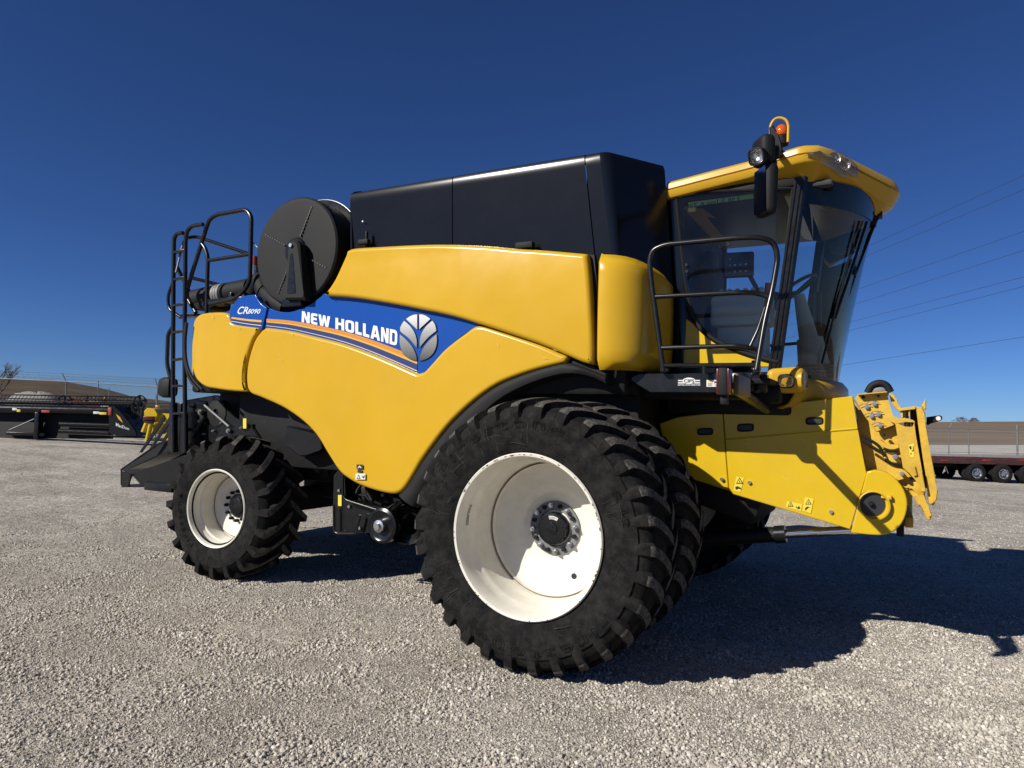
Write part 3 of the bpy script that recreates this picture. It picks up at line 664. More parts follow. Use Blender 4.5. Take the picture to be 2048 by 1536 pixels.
rear = [(519, 655), (470, 648), (461, 641), (457, 629), (440, 624), (405, 626), (388, 631), (377, 645), (374, 682), (377, 726), (389, 756), (411, 773), (434, 778), (464, 782), (497, 784), (490, 764), (492, 726), (504, 682)]
rshield = panel('rear_shield', rear, YS, M['yellow'], CH, r=.03, back=.09, surf=rear_curve, sharp=50)
up = [(649, 590), (669, 559), (690, 510), (700, 497), (763, 492), (846, 488), (912, 488), (979, 491), (1032, 496), (1095, 500), (1174, 507), (1180, 560), (1185, 648), (1186, 700), (1184, 729), (1165, 725), (1139, 714), (1081, 689), (993, 659), (958, 648), (903, 632), (838, 618), (773, 606), (709, 596), (660, 592)]
def up_surf(x, z): return -.020*math.sin(max(0, min(1, (z-2.2)/1.0))*math.pi)
upper = panel('upper_side_panel', up, YS-.035, M['yellow'], CH, r=.04, back=.12, surf=up_surf, sharp=50, grid=.12)
YB = YS+.025
band = panel('blue_band', [(538, 616), (553, 622), (579, 624), (605, 616), (626, 605), (643, 592), (655, 585), (709, 588), (773, 597), (838, 610), (903, 624), (962, 642), (960, 652), (930, 668), (892, 700), (866, 729), (850, 749), (838, 751), (786, 729), (735, 708), (683, 690), (631, 677), (579, 665), (529, 659)], YB, M['blue'], CH, r=.006, back=.05, sharp=45)
band2 = panel('model_band', [(458, 636), (461, 620), (466, 609), (474, 599), (484, 593), (497, 590), (511, 589), (517, 601), (525, 610), (534, 616), (524, 659), (495, 656), (465, 648)], YS+.012, M['blue'], CH, r=.008, back=.06, sharp=50)
# stripes under the blue, following its lower edge
lowedge = [(533, 652), (579, 658), (631, 669.5), (683, 683), (735, 701), (786, 722), (834, 743)]
def stripe(name, o0, o1, m, y, par, edge, grow=1.0):
    n = len(edge); top = [(a, b-(o0*(1+(grow-1)*i/(n-1)))) for i, (a, b) in enumerate(edge)]; bot = [(a, b-(o1*(1+(grow-1)*i/(n-1)))) for i, (a, b) in enumerate(edge)]
    return sheet(name, top+bot[::-1], y, m, par, sharp=60)
stripe('gold_stripe', 13, 0.3, M['gold'], YB-.003, band, lowedge, 2.0)
stripe('orange_stripe', 14.5, 10, M['orange'], YB-.0055, band, lowedge, 2.0)
stripe('navy_stripe', 7.4, 1.2, M['navy'], YB-.0055, band, lowedge, 2.0)
stripe('white_edge', 1.1, 0.2, M['sticker_w'], YB-.008, band, lowedge, 1.2)
e2 = [(463, 643), (495, 648.5), (523, 652)]
stripe('gold_stripe', 9, .3, M['gold'], YS+.0095, band2, e2, 1.3); stripe('navy_stripe', 5.6, 1.6, M['navy'], YS+.0065, band2, e2, 1.3); stripe('white_edge', 1.0, 0.1, M['sticker_w'], YS+.0045, band2, e2, 1.2)
# heavy block lettering NEW HOLLAND
def block_letter(ch):
    s = .235; w = .74
    if ch == 'N': return [[(0, 0), (0, 1), (.26, 1), (.5, .46), (.5, 1), (w, 1), (w, 0), (.48, 0), (s, .55), (s, 0)]], w
    if ch == 'H': return [[(0, 0), (0, 1), (s, 1), (s, .62), (w-s, .62), (w-s, 1), (w, 1), (w, 0), (w-s, 0), (w-s, .40), (s, .40), (s, 0)]], w
    if ch == 'L': return [[(0, 0), (0, 1), (s, 1), (s, .22), (.54, .22), (.54, 0)]], .54
    if ch == 'E': return [[(.16, 0), (.05, .05), (0, .2), (0, .8), (.05, .95), (.16, 1), (.6, 1), (.6, .78), (s+.03, .78), (s, .72), (s, .61), (.55, .61), (.55, .40), (s, .40), (s, .28), (s+.03, .22), (.6, .22), (.6, 0)]], .6
    if ch == 'W': return [[(.16, 0), (0, 1), (.23, 1), (.315, .42), (.40, 1), (.60, 1), (.685, .42), (.77, 1), (1.0, 1), (.84, 0), (.59, 0), (.50, .52), (.41, 0)]], 1.0
    if ch == 'A': return [[(0, 0), (.24, 1), (.56, 1), (.80, 0), (.565, 0), (.53, .18), (.28, .18), (.245, 0)]], .80
    if ch == 'A2': return [[(.325, .36), (.40, .72), (.485, .36)]], .8
    if ch in 'OD':
        k = .20
        if ch == 'O': outer = [(k, 0), (.05, .06), (0, k), (0, 1-k), (.05, .94), (k, 1), (w-k, 1), (w-.05, .94), (w, 1-k), (w, k), (w-.05, .06), (w-k, 0)]
        else: outer = [(0, 0), (0, 1), (w-.24, 1), (w-.06, .92), (w, .74), (w, .26), (w-.06, .08), (w-.24, 0)]
        inn = [(s+.04, .2), (s, .27), (s, .73), (s+.04, .8), (w-s-.04, .8), (w-s, .73), (w-s, .27), (w-s-.04, .2)]
        return ('ring', outer, inn), w
def word(name, s, fn, mt, par, gap=.10, space=.34):
    x = 0; polys = []
    for ch in s:
        if ch == ' ': x += space; continue
        P, w = block_letter(ch); polys.append((ch, x, P)); x += w+gap
    tot = x-gap
    for ch, x0, P in polys:
        loops = [P[1], P[2]] if isinstance(P, tuple) else ([P[0], [(.325, .38), (.40, .74), (.475, .38)]] if ch == 'A' else [P[0]])
        pts = [p for l in loops for p in l]; tri = tessellate_polygon([[Vector((p[0], p[1], 0)) for p in l] for l in loops])
        mesh_obj(name, [fn((x0+p[0])/tot, p[1], 0) for p in pts], [tuple(t) for t in tri], mt, par)
# baseline and cap line measured along the curve of the band
base = [(603, 644), (640, 651), (680, 659.5), (720, 670), (760, 682), (794, 692)]; capl = [(604, 622), (640, 629), (680, 637), (720, 645), (760, 653.5), (795, 661)]
def curve_map(u, v, w):
    t = u*(len(base)-1); i = min(len(base)-2, int(t)); k = t-i
    b = (base[i][0]*(1-k)+base[i+1][0]*k, base[i][1]*(1-k)+base[i+1][1]*k); c = (capl[i][0]*(1-k)+capl[i+1][0]*k, capl[i][1]*(1-k)+capl[i+1][1]*k)
    return AT(b[0]*(1-v)+c[0]*v, b[1]*(1-v)+c[1]*v, YB-.004)
word('brand_letter', 'NEW HOLLAND', curve_map, M['white'], band)
text('model_lettering', 'CR', quad_map((478, 612.5), (497, 614), (474, 628), (495.5, 627.5), YS+.008), M['white'], band2, offset=.01, shear=.25)
text('model_lettering', '8090', quad_map((497, 618), (521.5, 618), (495, 627), (520, 627.2), YS+.008), M['white'], band2, offset=.012, shear=.22)
# leaf emblem: six blades and the keyline behind them
zq = lambda x, y: (450+x/3.864, 560+y/3.864)
blades = [[(1398, 302), (1430, 279), (1462, 267), (1486, 265), (1486, 384), (1444, 345)],
          [(1384, 313), (1362, 345), (1352, 393), (1420, 450), (1482, 524), (1483, 470), (1468, 415), (1435, 360)],
          [(1350, 418), (1348, 480), (1360, 535), (1385, 578), (1420, 606), (1458, 622), (1482, 625), (1478, 585), (1450, 520), (1402, 462)]]
za, zb_ = AT(835, 722, YB).z, AT(838, 628, YB).z
em = emblem_mat(za, zb_)
for bl in blades:
    for sgn in (0, 1):
        pts = [zq(x if not sgn else 2*1493-x, y+(0 if not sgn else -1)) for x, y in bl]
        c = (sum(p[0] for p in pts)/len(pts), sum(p[1] for p in pts)/len(pts))
        sheet('leaf_keyline', [(c[0]+(p[0]-c[0])*1.035, c[1]+(p[1]-c[1])*1.03) for p in pts], YB-.0105, M['ink'], band, sharp=70)
        sheet('leaf_blade', [(c[0]+(p[0]-c[0])*.97, c[1]+(p[1]-c[1])*.97) for p in pts], YB-.013, em, band, sharp=70)
# seam between the rear and front shields, and panel gap in front of the upper panel
# --- front corner panel wrapping round to the cab
def corner_panel():
    cx0 = AT(1194, 620, -1.64).x
    plan = [(cx0, -1.62), (cx0+.015, -1.638), (.20, -1.642), (.31, -1.62), (.40, -1.57), (.465, -1.50), (.51, -1.41), (.545, -1.30), (.57, -1.18), (.585, -1.07), (.59, -.99)]
    vs, fs = [], []; rows = 12
    for j, (x, y) in enumerate(plan):
        t = j/(len(plan)-1)
        zt = 3.06-.12*t**1.5; zb = 2.135
        for i in range(rows+1):
            s = i/rows; z = zb+(zt-zb)*s; k = 0
            if s < .12: k = (1-s/.12)**2*.05
            if s > .93: k = ((s-.93)/.07)**2*.05
            bx = .01*math.sin(math.pi*s)
            ta = Vector(plan[min(j+1, len(plan)-1)])-Vector(plan[max(j-1, 0)]); ta.normalize(); n = Vector((-ta.y, ta.x)) if j > 1 else Vector((0, 1))
            vs.append((x+n.x*(k-bx), y+n.y*(k-bx), z))
    nn = rows+1
    for j in range(len(plan)-1):
        for i in range(rows): fs.append((j*nn+i, j*nn+i+1, (j+1)*nn+i+1, (j+1)*nn+i))
    o = mesh_obj('corner_panel', vs, fs, M['yellow'], CH, smooth=True)
    sm = o.modifiers.new('t', 'SOLIDIFY'); sm.thickness = .03; sm.offset = -1
    return o
corner_panel()
pprism('door_seal', [(1177, 508), (1189, 509), (1193, 560), (1197, 640), (1196, 722), (1186, 730), (1187, 650), (1184, 560)], YS+.03, .05, M['matte'], CH)
box('shield_underside', (-.45, -1.1, 2.0), (1.7, .5, .10), M['matte'], CH, .02)

# --- black wheel arch behind the dual tyres
def arch():
    o_ = [(1212, 752), (1185, 741), (1150, 728), (1131, 724), (1081, 736), (1037, 751), (993, 770), (949, 801), (905, 842), (876, 877), (846, 918), (826, 951), (811, 975), (797, 989)]
    i_ = [(1214, 770), (1190, 757), (1160, 750), (1125, 751), (1080, 763), (1040, 780), (1002, 802), (968, 832), (932, 868), (905, 900), (880, 936), (858, 970), (843, 996), (830, 1016)]
    o_ = [np.array(XZ(a, b, YS+.03)) for a, b in o_]; i_ = [np.array(XZ(a, b, YS+.03)) for a, b in i_]
    o_ = smooth_loop(o_, .06, 179, False); n = len(o_)
    ii = smooth_loop(i_, .06, 179, False); ii = [ii[min(len(ii)-1, round(k*(len(ii)-1)/(n-1)))] for k in range(n)]
    vs, fs = [], []
    for a, b in zip(o_, ii):
        m = a*.55+b*.45
        for p, y in ((a, YS+.16), (a, YS+.035), (a*.9+b*.1, YS+.015), (m, YS+.0), (a*.15+b*.85, YS+.012), (b, YS+.05), (b, YS+.62)): vs.append((p[0], y, p[1]))
    for k in range(n-1):
        for q in range(6): fs.append((k*7+q, k*7+q+1, k*7+q+8, k*7+q+7))
    return mesh_obj('wheel_arch', vs, fs, M['plastic'], CH, auto=45)
arch()
pprism('arch_tip', [(1139, 716), (1184, 731), (1212, 745), (1214, 768), (1190, 757), (1150, 748), (1128, 730)], YS+.05, .3, M['plastic'], CH, .01)

# --- grain tank extension: black panels with folded top edge
YT = -1.50
def tank():
    corner = ATZ(1213, 297, 3.90); fe = ATZ(1328, 334, 3.90)
    rear_x = AT(701, 377, YT).x
    fx, fy = fe.x, fe.y
    # plan outline of the extension (right half, then mirrored)
    plan = [(rear_x, YT), (rear_x+.9, YT)]
    cx = .16; nseg = 6
    plan += [(-.05, YT)]
    p0 = Vector((cx-.05, YT)); p1 = Vector((cx+.02, YT)); p2 = Vector((cx+.02, YT)).lerp(Vector((fx, fy)), .09)
    for i in range(nseg+1):
        t = i/nseg; q = p0*(1-t)**2+p1*2*t*(1-t)+p2*t*t; plan.append((q.x, q.y))
    plan += [(fx, fy)]
    return plan, fx, fy, rear_x
plan, fx, fy, rear_x = tank()
def wall_strip(name, pl, z0, z1, parent, flare=.03, mt=None):
    """vertical sheet along a plan line, top folded inwards"""
    pl = [Vector((p[0], p[1])) for p in pl]; vs, fs = [], []; n = len(pl)
    for i, p in enumerate(pl):
        t = (pl[min(i+1, n-1)]-pl[max(0, i-1)]).normalized(); nr = Vector((-t.y, t.x))     # inwards
        if nr.dot(Vector((-1.2, 0))-p) < 0: nr = -nr
        zs = z1-.05
        for z, k in ((z0, .07), (zs-.06, .07*.06/(zs-z0)), (zs, 0), (z1-.012, .012), (z1, .035), (z1-.004, .12), (z1-.05, .13)):
            q = p+nr*k; fr = (z1-z)/(z1-z0); vs.append((q.x+(.15*min(1, max(0, (p.x+.9)/1.05))*fr if p.y < 0 else 0), q.y, z))
    for i in range(n-1):
        for j in range(6): fs.append((i*7+j, i*7+j+1, i*7+j+8, i*7+j+7))
    o = mesh_obj(name, vs, fs, mt or M['tank'], parent, auto=40)
    return o
tank_top = 3.925
core = box('grain_tank', (-1.15, 0, 3.05), (2.55, 2.7, 1.35), M['tank'], CH, .03)
xa = AT(905.5, 345, YT).x; xb = AT(1169, 302, YT).x
wall_strip('tank_panel', [(rear_x, YT), (xa-.006, YT)], 2.75, tank_top, core)
wall_strip('tank_panel', [(xa+.006, YT-.004), (xb-.004, YT-.004)], 2.75, tank_top, core)
for xs_ in (xa, xb+.06): box('seam_backing', (xs_, YT+.10, 3.35), (.14, .02, 1.08), M['matte'], core, .002)
fp = [(xb+.004, YT)]+[p for p in plan if p[0] > xb+.02]
wall_strip('tank_front_panel', [p for p in fp if p[0] < .13], 2.75, tank_top, core)
wall_strip('tank_front_panel', [[p for p in fp if p[0] < .13][-1]]+[p for p in fp if p[0] >= .13], 2.75, tank_top, core, mt=M['gloss'])
wall_strip('tank_front_panel', [(fx+.004, fy+.002), (fx+.004, .9)], 2.6, tank_top-.16, core)
wall_strip('tank_panel', [(rear_x, 1.5), (.1, 1.5)], 2.75, tank_top, core)
wall_strip('tank_rear_panel', [(rear_x+.004, -1.49), (rear_x+.004, 1.49)], 2.9, tank_top, core)
for (a, b) in ((728, 484), (1050, 491)):
    p = AT(a, b, YT-.03); boxes('panel_latch', [((p.x, p.y, p.z), (.12, .05, .045)), ((p.x+.03, p.y, p.z+.05), (.02, .03, .10))] if a < 800 else [((p.x, p.y, p.z), (.16, .06, .05))], M['plastic'], core, .006)
for a, b in ((726, 443),):
    p = AT(a, b, YT-.006); bm = bmesh.new(); add_tube(bm, [p, p+Vector((0, -.008, 0))], .009, 8); bm_obj('rivet', bm, M['steel'], core, auto=30)
# engine bay behind the tank
boxes('engine_hood', [((-3.05, .1, 3.2), (1.0, 2.0, 1.15)), ((-4.1, .2, 2.55), (1.5, 2.2, .35))], M['matte'], CH, .05)

# --- rotary dust screen with its suction arm
dc = AT(592, 502, -1.56); DX, DZ = dc.x, dc.z
lathe_prof = [(0, -1.565), (.11, -1.567), (.115, -1.562), (.50, -1.575), (.535, -1.572), (.552, -1.556), (.555, -1.53), (.548, -1.50), (.545, -1.30), (.52, -1.29), (0, -1.28)]
scr = lathe('dust_screen', lathe_prof, M['plastic'], CH, n=72, cx=DX, cz=DZ)
lathe('screen_housing', [(.50, -1.28), (.60, -1.28), (.61, -1.26), (.61, -1.16), (.57, -1.15), (.57, -.6)], M['black'], scr, n=64, cx=DX, cz=DZ)
lathe('housing_rim', [(.605, -1.262), (.615, -1.258), (.615, -1.245), (.605, -1.24)], M['steel'], scr, n=64, cx=DX, cz=DZ)
lathe('screen_hub', [(0, -1.585), (.125, -1.583), (.14, -1.57)], M['black'], scr, n=40, cx=DX, cz=DZ)
for k, a in enumerate((62, 152, 242, 332)):
    a = math.radians(a+2)
    for i in range(9):
        r0 = .155+i*.037; r1 = r0+.026
        pts = [Vector((DX+r*math.cos(a), -1.582, DZ+r*math.sin(a))) for r in (r0, r1)]
        n = Vector((-math.sin(a), 0, math.cos(a)))*.006
        bm = bmesh.new(); f = bm.faces.new([bm.verts.new(q) for q in (pts[0]-n, pts[1]-n, pts[1]+n, pts[0]+n)]); r = bmesh.ops.extrude_face_region(bm, geom=[f]); bmesh.ops.translate(bm, vec=(0, .012, 0), verts=[v for v in r['geom'] if isinstance(v, bmesh.types.BMVert)])
        bm_obj('screen_seam_clip', bm, M['ink'], scr)
arm = pprism('suction_arm', [(577, 500), (577, 484), (583, 479), (591, 480), (597, 487), (607, 588), (608, 599), (568, 599), (567, 586)], -1.70, .12, M['plastic'], CH, .02)
pprism('arm_inset', [(579, 508), (583, 505), (586, 508), (592, 585), (590, 588), (574, 588), (573, 584)], -1.704, .02, M['black'], arm, .006)
p = AT(583, 491, -1.70); bm = bmesh.new(); add_tube(bm, [p, p+Vector((0, -.02, 0))], .020, 12); bm_obj('arm_bolt', bm, M['steel'], arm, auto=30)
p = AT(588, 606, -1.6); box('arm_bracket', (p.x, -1.5, p.z), (.26, .28, .08), M['black'], arm, .01)
# --- air intake: canister, elbow and corrugated collar
intake = tube('air_cleaner', [AT(392, 600, -1.15), AT(420, 594, -1.15), AT(505, 578, -1.2)], .125, M['plastic'], CH, n=24, fil=.1)
tube('intake_elbow', [AT(508, 585, -1.22), AT(520, 556, -1.25), AT(530, 585, -1.32), AT(556, 607, -1.40), AT(576, 618, -1.42)], .10, M['plastic'], intake, n=20, fil=.12)
for a, b in ((443, 590), (448, 589), (438, 591)):
    p = AT(a, b, -1.17); q = AT(a+4, b-.7, -1.17); bm = bmesh.new(); add_tube(bm, [p, q], .131, 24); bm_obj('hose_clamp', bm, M['zinc'], intake, auto=30)
for a, b in ((536, 589), (540, 593), (532, 585)):
    p = AT(a, b, -1.33); d = (AT(556, 607, -1.40)-AT(530, 585, -1.32)).normalized(); bm = bmesh.new(); add_tube(bm, [p, p+d*.02], .108, 20); bm_obj('intake_collar', bm, M['matte'], intake, auto=30)
box('intake_filter_body', AT(425, 604, -1.1), (.34, .3, .22), M['plastic'], intake, .05)
bm = bmesh.new(); p = AT(509, 540, -1.05); add_tube(bm, [p-Vector((0, 0, .09)), p+Vector((0, 0, .05))], .055, 18); bottle = bm_obj('fire_extinguisher_neck', bm, M['steel'], CH, auto=30)
p2 = AT(509, 522, -1.05); bm = bmesh.new(); add_tube(bm, [p2-Vector((0, 0, .05)), p2+Vector((0, 0, .05))], .05, 16); bm_obj('red_cap', bm, M['redpaint'], bottle, auto=30)
boxes('engine_deck', [((-4.35, -.2, 2.73), (1.3, 2.0, .04)), ((-3.6, -1.2, 2.62), (.8, .5, .2))], M['matte'], CH, .008)
# --- rear hood (yellow) and dark rear openings
def hood():
    prof = [(-4.45, 2.78), (-4.75, 2.77), (-4.92, 2.68), (-5.0, 2.45), (-5.0, 2.2), (-4.95, 2.12), (-4.8, 2.04), (-4.45, 2.02)]
    return prism('rear_hood', prof, -1.30, 1.30, M['yellow'], CH, .05)
hood()
mesh_obj('rear_hood_lid', [(-4.2, -1.45, 2.80), (-4.2, 1.45, 2.80), (-4.9, 1.3, 2.75), (-4.9, -1.3, 2.75), (-4.2, -1.45, 2.72), (-4.2, 1.45, 2.72), (-4.9, 1.3, 2.68), (-4.9, -1.3, 2.68)], [(0, 1, 2, 3), (7, 6, 5, 4), (0, 3, 7, 4), (3, 2, 6, 7), (2, 1, 5, 6), (1, 0, 4, 5)], M['yellow'], CH)
for off in (0, 7):
    tube('shield_edge_seal', [AT(374-off*.2, 645, YS-.01+off*.01), AT(369-off*.3, 690, YS+off*.01), AT(373-off*.3, 730, YS+off*.01), AT(386-off, 760, YS+off*.01), AT(405-off, 779+off*.4, YS+off*.01)], .016, M['plastic'], CH, n=8, fil=.2)

# --- rear ladder and handrails
RL = M['rail']; YL = -1.50
lad = tube('ladder', [AT(347, 905, YL), AT(346, 770, YL), AT(347, 560, YL), AT(348, 478, YL), AT(353, 468, YL), AT(366, 466, YL)], .024, RL, CH, n=10, fil=.06)
tube('ladder_rail', [AT(371, 905, YL), AT(369, 700, YL), AT(371, 480, YL), AT(374, 462, YL), AT(384, 452, YL), AT(406, 449, YL)], .024, RL, lad, n=10, fil=.06)
for yy, dy in ((504, -5), (558, -5), (610, -4), (664, -4), (719, -4), (772, -1), (827, -.5)):
    bm = bmesh.new(); a = AT(347, yy-dy*.4, YL); b = AT(370, yy+dy*.6, YL); d = (b-a).normalized()
    add_box(bm, (a+b)/2, ((b-a).length, .045, .028), .004, Matrix.Rotation(-math.atan2(d.z, d.x), 3, 'Y')); bm_obj('rung', bm, RL, lad, auto=30)
pprism('ladder_foot', [(344, 827), (374, 827), (374, 905), (344, 905)], YL+.03, .02, M['black'], lad)
rails = tube('deck_handrail', [AT(392, 625, -1.42), AT(371, 590, -1.42), AT(380, 560, -1.42), AT(418, 440, -1.42), AT(432, 430, -1.42), AT(492, 419, -1.42), AT(503, 432, -1.42), AT(500, 560, -1.42), AT(490, 580, -1.42), AT(470, 598, -1.42), AT(420, 608, -1.42)], .024, RL, CH, n=10, fil=.09)
tube('handrail_bar', [AT(418, 521, -1.42), AT(500, 508, -1.42)], .022, RL, rails, n=8)
tube('handrail_bar', [AT(413, 630, -1.42), AT(416, 515, -1.42), AT(410, 495, -1.42), AT(402, 485, -1.42)], .022, RL, rails, n=8, fil=.05)
tube('handrail_bar', [AT(375, 476, -1.1), AT(392, 473, -1.0), AT(498, 508, -.75)], .022, RL, rails, n=8, fil=.05)
tube('handrail_bar', [AT(380, 555, -1.1), AT(480, 580, -.8)], .022, RL, rails, n=8)
tube('handrail_bar', [AT(352, 530, -1.2), AT(396, 618, -1.0)], .022, RL, rails, n=8)
tube('grab_handle', [AT(367, 482, -1.42), AT(352, 545, -1.5)], .012, M['zinc'], rails, n=8)
tube('grab_handle', [AT(348, 560, -1.35), AT(336, 590, -1.3), AT(337, 618, -1.3), AT(362, 635, -1.3)], .02, RL, rails, n=8, fil=.08)
tube('grab_handle', [AT(345, 655, -1.3), AT(336, 668, -1.3), AT(334, 730, -1.3), AT(342, 760, -1.3)], .024, RL, rails, n=8, fil=.08)
tube('cable', [AT(501, 470, -1.42), AT(506, 485, -1.4), AT(515, 495, -1.4)], .005, RL, rails, n=6)
box('deck_toggle', AT(488, 601, -1.40), (.05, .05, .12), M['matte'], CH, .006)
box('tail_lamp_housing', AT(336, 775, -1.35), (.22, .16, .24), M['plastic'], CH, .06)
boxes('deck_bracket', [(AT(452, 601, -1.4), (.55, .06, .05)), (AT(462, 596, -1.35), (.05, .05, .12)), (AT(385, 632, -1.35), (.3, .12, .03))], M['black'], CH, .006)

# --- straw chopper, spreader chute and rear drives
pprism('chopper_side', [(372, 800), (430, 790), (520, 830), (560, 870), (540, 940), (470, 960), (385, 930), (374, 860)], -1.12, .06, M['black'], CH, .006)
chute = pprism('chute_inner_shade', [(243, 938), (320, 885), (385, 870), (380, 905), (262, 950), (252, 972), (243, 970)], -.9, .03, M['matte'], CH, .004)  # dark sheet set back, standing in for the shaded chute interior
tube('chute_rim', [AT(243, 970, -1.28), AT(243, 939, -1.28), AT(318, 887, -1.28), AT(388, 868, -1.28)], .012, M['black'], chute, n=6)
pprism('chute_lip', [(242, 940), (262, 949), (256, 973), (242, 971)], -1.285, .02, M['black'], chute, .003)
pprism('chute_wing', [(262, 948), (376, 908), (420, 900), (430, 950), (346, 986), (284, 973)], -1.26, .02, M['black'], chute, .003)
a = AT(243, 938, -1.28); b = AT(243, 970, -1.28); c = AT(390, 872, -1.28); d = AT(390, 975, -1.28)
mesh_obj('chute_floor', [(a.x, -1.27, b.z), (c.x, -1.27, d.z+.04), (c.x, 1.27, d.z+.04), (b.x, 1.27, b.z), (a.x, -1.27, b.z-.03), (c.x, -1.27, d.z), (c.x, 1.27, d.z), (b.x, 1.27, b.z-.03)], [(0, 1, 2, 3), (7, 6, 5, 4), (0, 3, 7, 4), (0, 4, 5, 1), (3, 2, 6, 7)], M['black'], chute)
mesh_obj('chute_floor', [(a.x+.05, -1.2, a.z+.02), (c.x, -1.2, c.z), (c.x, 1.2, c.z), (a.x+.05, 1.2, a.z+.02), (a.x+.05, -1.2, a.z), (c.x, -1.2, c.z-.02), (c.x, 1.2, c.z-.02), (a.x+.05, 1.2, a.z)], [(0, 1, 2, 3), (7, 6, 5, 4), (0, 3, 7, 4), (0, 4, 5, 1), (3, 2, 6, 7)], M['black'], chute)
for i, x0 in enumerate((278, 295, 312)):
    pprism('chute_fin', [(x0, 905-i*2), (x0+5, 905-i*2), (x0+52, 838-i*4), (x0+50, 830-i*4), (x0+44, 836-i*4)], -1.05+.35*i, .015, M['black'], chute, .002)
box('chute_lower_lip', AT(345, 972, -1.1), (.5, .4, .10), M['black'], chute, .01)
rear_drive = pprism('rear_drive_plate', [(374, 812), (396, 800), (440, 806), (470, 836), (500, 850), (520, 880), (470, 905), (400, 895), (372, 880)], -1.30, .03, M['black'], CH, .004)
for (a, b, r) in ((404, 824, .026), (460, 862, .026), (374, 859, .018), (392, 858, .012), (412, 868, .012), (430, 862, .014), (378, 895, .02), (446, 846, .012), (486, 856, .014), (383, 813, .014)):
    p = AT(a, b, -1.31); bm = bmesh.new(); add_tube(bm, [p, p+Vector((0, -.03, 0))], r, 10); add_tube(bm, [p+Vector((0, -.03, 0)), p+Vector((0, -.045, 0))], r*.5, 8); bm_obj('drive_bolt', bm, M['zinc'], rear_drive, auto=30)
tube('tension_rod', [AT(404, 806, -1.33), AT(458, 853, -1.33)], .014, M['zinc'], rear_drive, n=8)
tube('tension_link', [AT(388, 873, -1.35), AT(409, 834, -1.35)], .02, M['black'], rear_drive, n=8)
for a, b, r in ((440, 826, .15), (405, 835, .10)):
    p = AT(a, b, -1.26)
    lathe('drive_pulley', [(r*.3, p.y-.06), (r, p.y-.05), (r*.9, p.y), (r, p.y+.04), (r*.3, p.y+.05)], M['matte'], rear_drive, n=36, cx=p.x, cz=p.z)
sheet('warning_sticker', [(486, 837), (492.5, 837), (492.5, 857), (486, 857)], -1.335, M['sticker_y'], rear_drive, smooth=False)
box('rear_reflector_box', AT(352, 850, -1.45), (.20, .05, .5), M['black'], CH, .01)
# --- fuel/step box and machinery seen between the wheels
pprism('cross_auger_cover', [(573, 852), (578, 854), (640, 868), (645, 898), (640, 898), (612, 910), (600, 913), (572, 893), (566, 880)], -1.42, .5, M['black'], CH, .01)
pprism('elevator_cover', [(667, 950), (676, 940), (690, 944), (690, 1000), (735, 1010), (780, 1020), (800, 1000), (812, 1010), (798, 1040), (745, 1036), (742, 1066), (668, 1066), (666, 1010)], -1.30, .12, M['black'], CH, .006)
tube('pipe_guard', [AT(686, 950, -1.38), AT(685, 990, -1.38), AT(692, 1000, -1.38), AT(765, 1023, -1.38), AT(795, 1004, -1.38)], .013, M['rail'], CH, n=8, fil=.04)
tube('step_loop', [AT(668, 1010, -1.36), AT(668, 1062, -1.36), AT(674, 1067, -1.36), AT(712, 1067, -1.36), AT(720, 1030, -1.36)], .013, M['rail'], CH, n=8, fil=.03)
p = AT(766, 1051, -1.42)
pul = lathe('cross_auger_pulley', [(0, p.y-.02), (.12, p.y-.02), (.14, p.y-.03), (.165, p.y-.02), (.16, p.y+.02), (.165, p.y+.05), (.05, p.y+.06)], M['black'], CH, n=44, cx=p.x, cz=p.z)
lathe('pulley_hub', [(0, p.y-.10), (.03, p.y-.10), (.032, p.y-.075), (.058, p.y-.07), (.06, p.y-.02)], M['steel'], pul, n=20, cx=p.x, cz=p.z)
lathe('pulley_shield', [(.17, p.y+.06), (.18, p.y+.02), (.185, p.y+.10), (.1, p.y+.12)], M['black'], pul, n=40, cx=p.x+.22, cz=p.z+.02)
sheet('warning_sticker', [(676, 990), (683, 990), (683, 1012), (676, 1012)], -1.306, M['sticker_y'], CH, smooth=False)
for a, b in ((679, 981), (766, 990), (699, 1013), (720, 1056)):
    q = AT(a, b, -1.31); bm = bmesh.new(); add_tube(bm, [q, q+Vector((0, -.015, 0))], .016, 6); bm_obj('cover_bolt', bm, M['zinc'], CH, auto=30)
boxes('hydraulic_block', [(AT(722, 985, -1.0), (.35, .3, .18)), (AT(645, 910, -.9), (.3, .25, .2)), (AT(655, 935, -1.0), (.12, .12, .2))], M['zinc' if False else 'matte'], CH, .02)
tube('drive_shaft', [AT(632, 940, -1.1), AT(652, 905, -1.1)], .05, M['matte'], CH, n=14)
for k in range(9):
    a0 = rng.uniform(690, 790); b0 = rng.uniform(955, 985)
    tube('hydraulic_hose', [AT(a0, b0, -1.2), AT(a0+rng.uniform(-12, 12), b0+18, -1.25), AT(a0+rng.uniform(10, 40), b0+rng.uniform(20, 36), -1.2)], .012, M['plastic'], CH, n=7, fil=.05)
for k in range(8):
    a0 = rng.uniform(400, 540); b0 = rng.uniform(800, 830)
    tube('rear_hose', [AT(a0, b0, -1.2), AT(a0+rng.uniform(-6, 14), b0+16, -1.25), AT(a0+rng.uniform(14, 40), b0+rng.uniform(20, 40), -1.2)], .014, M['plastic'], CH, n=7, fil=.05)
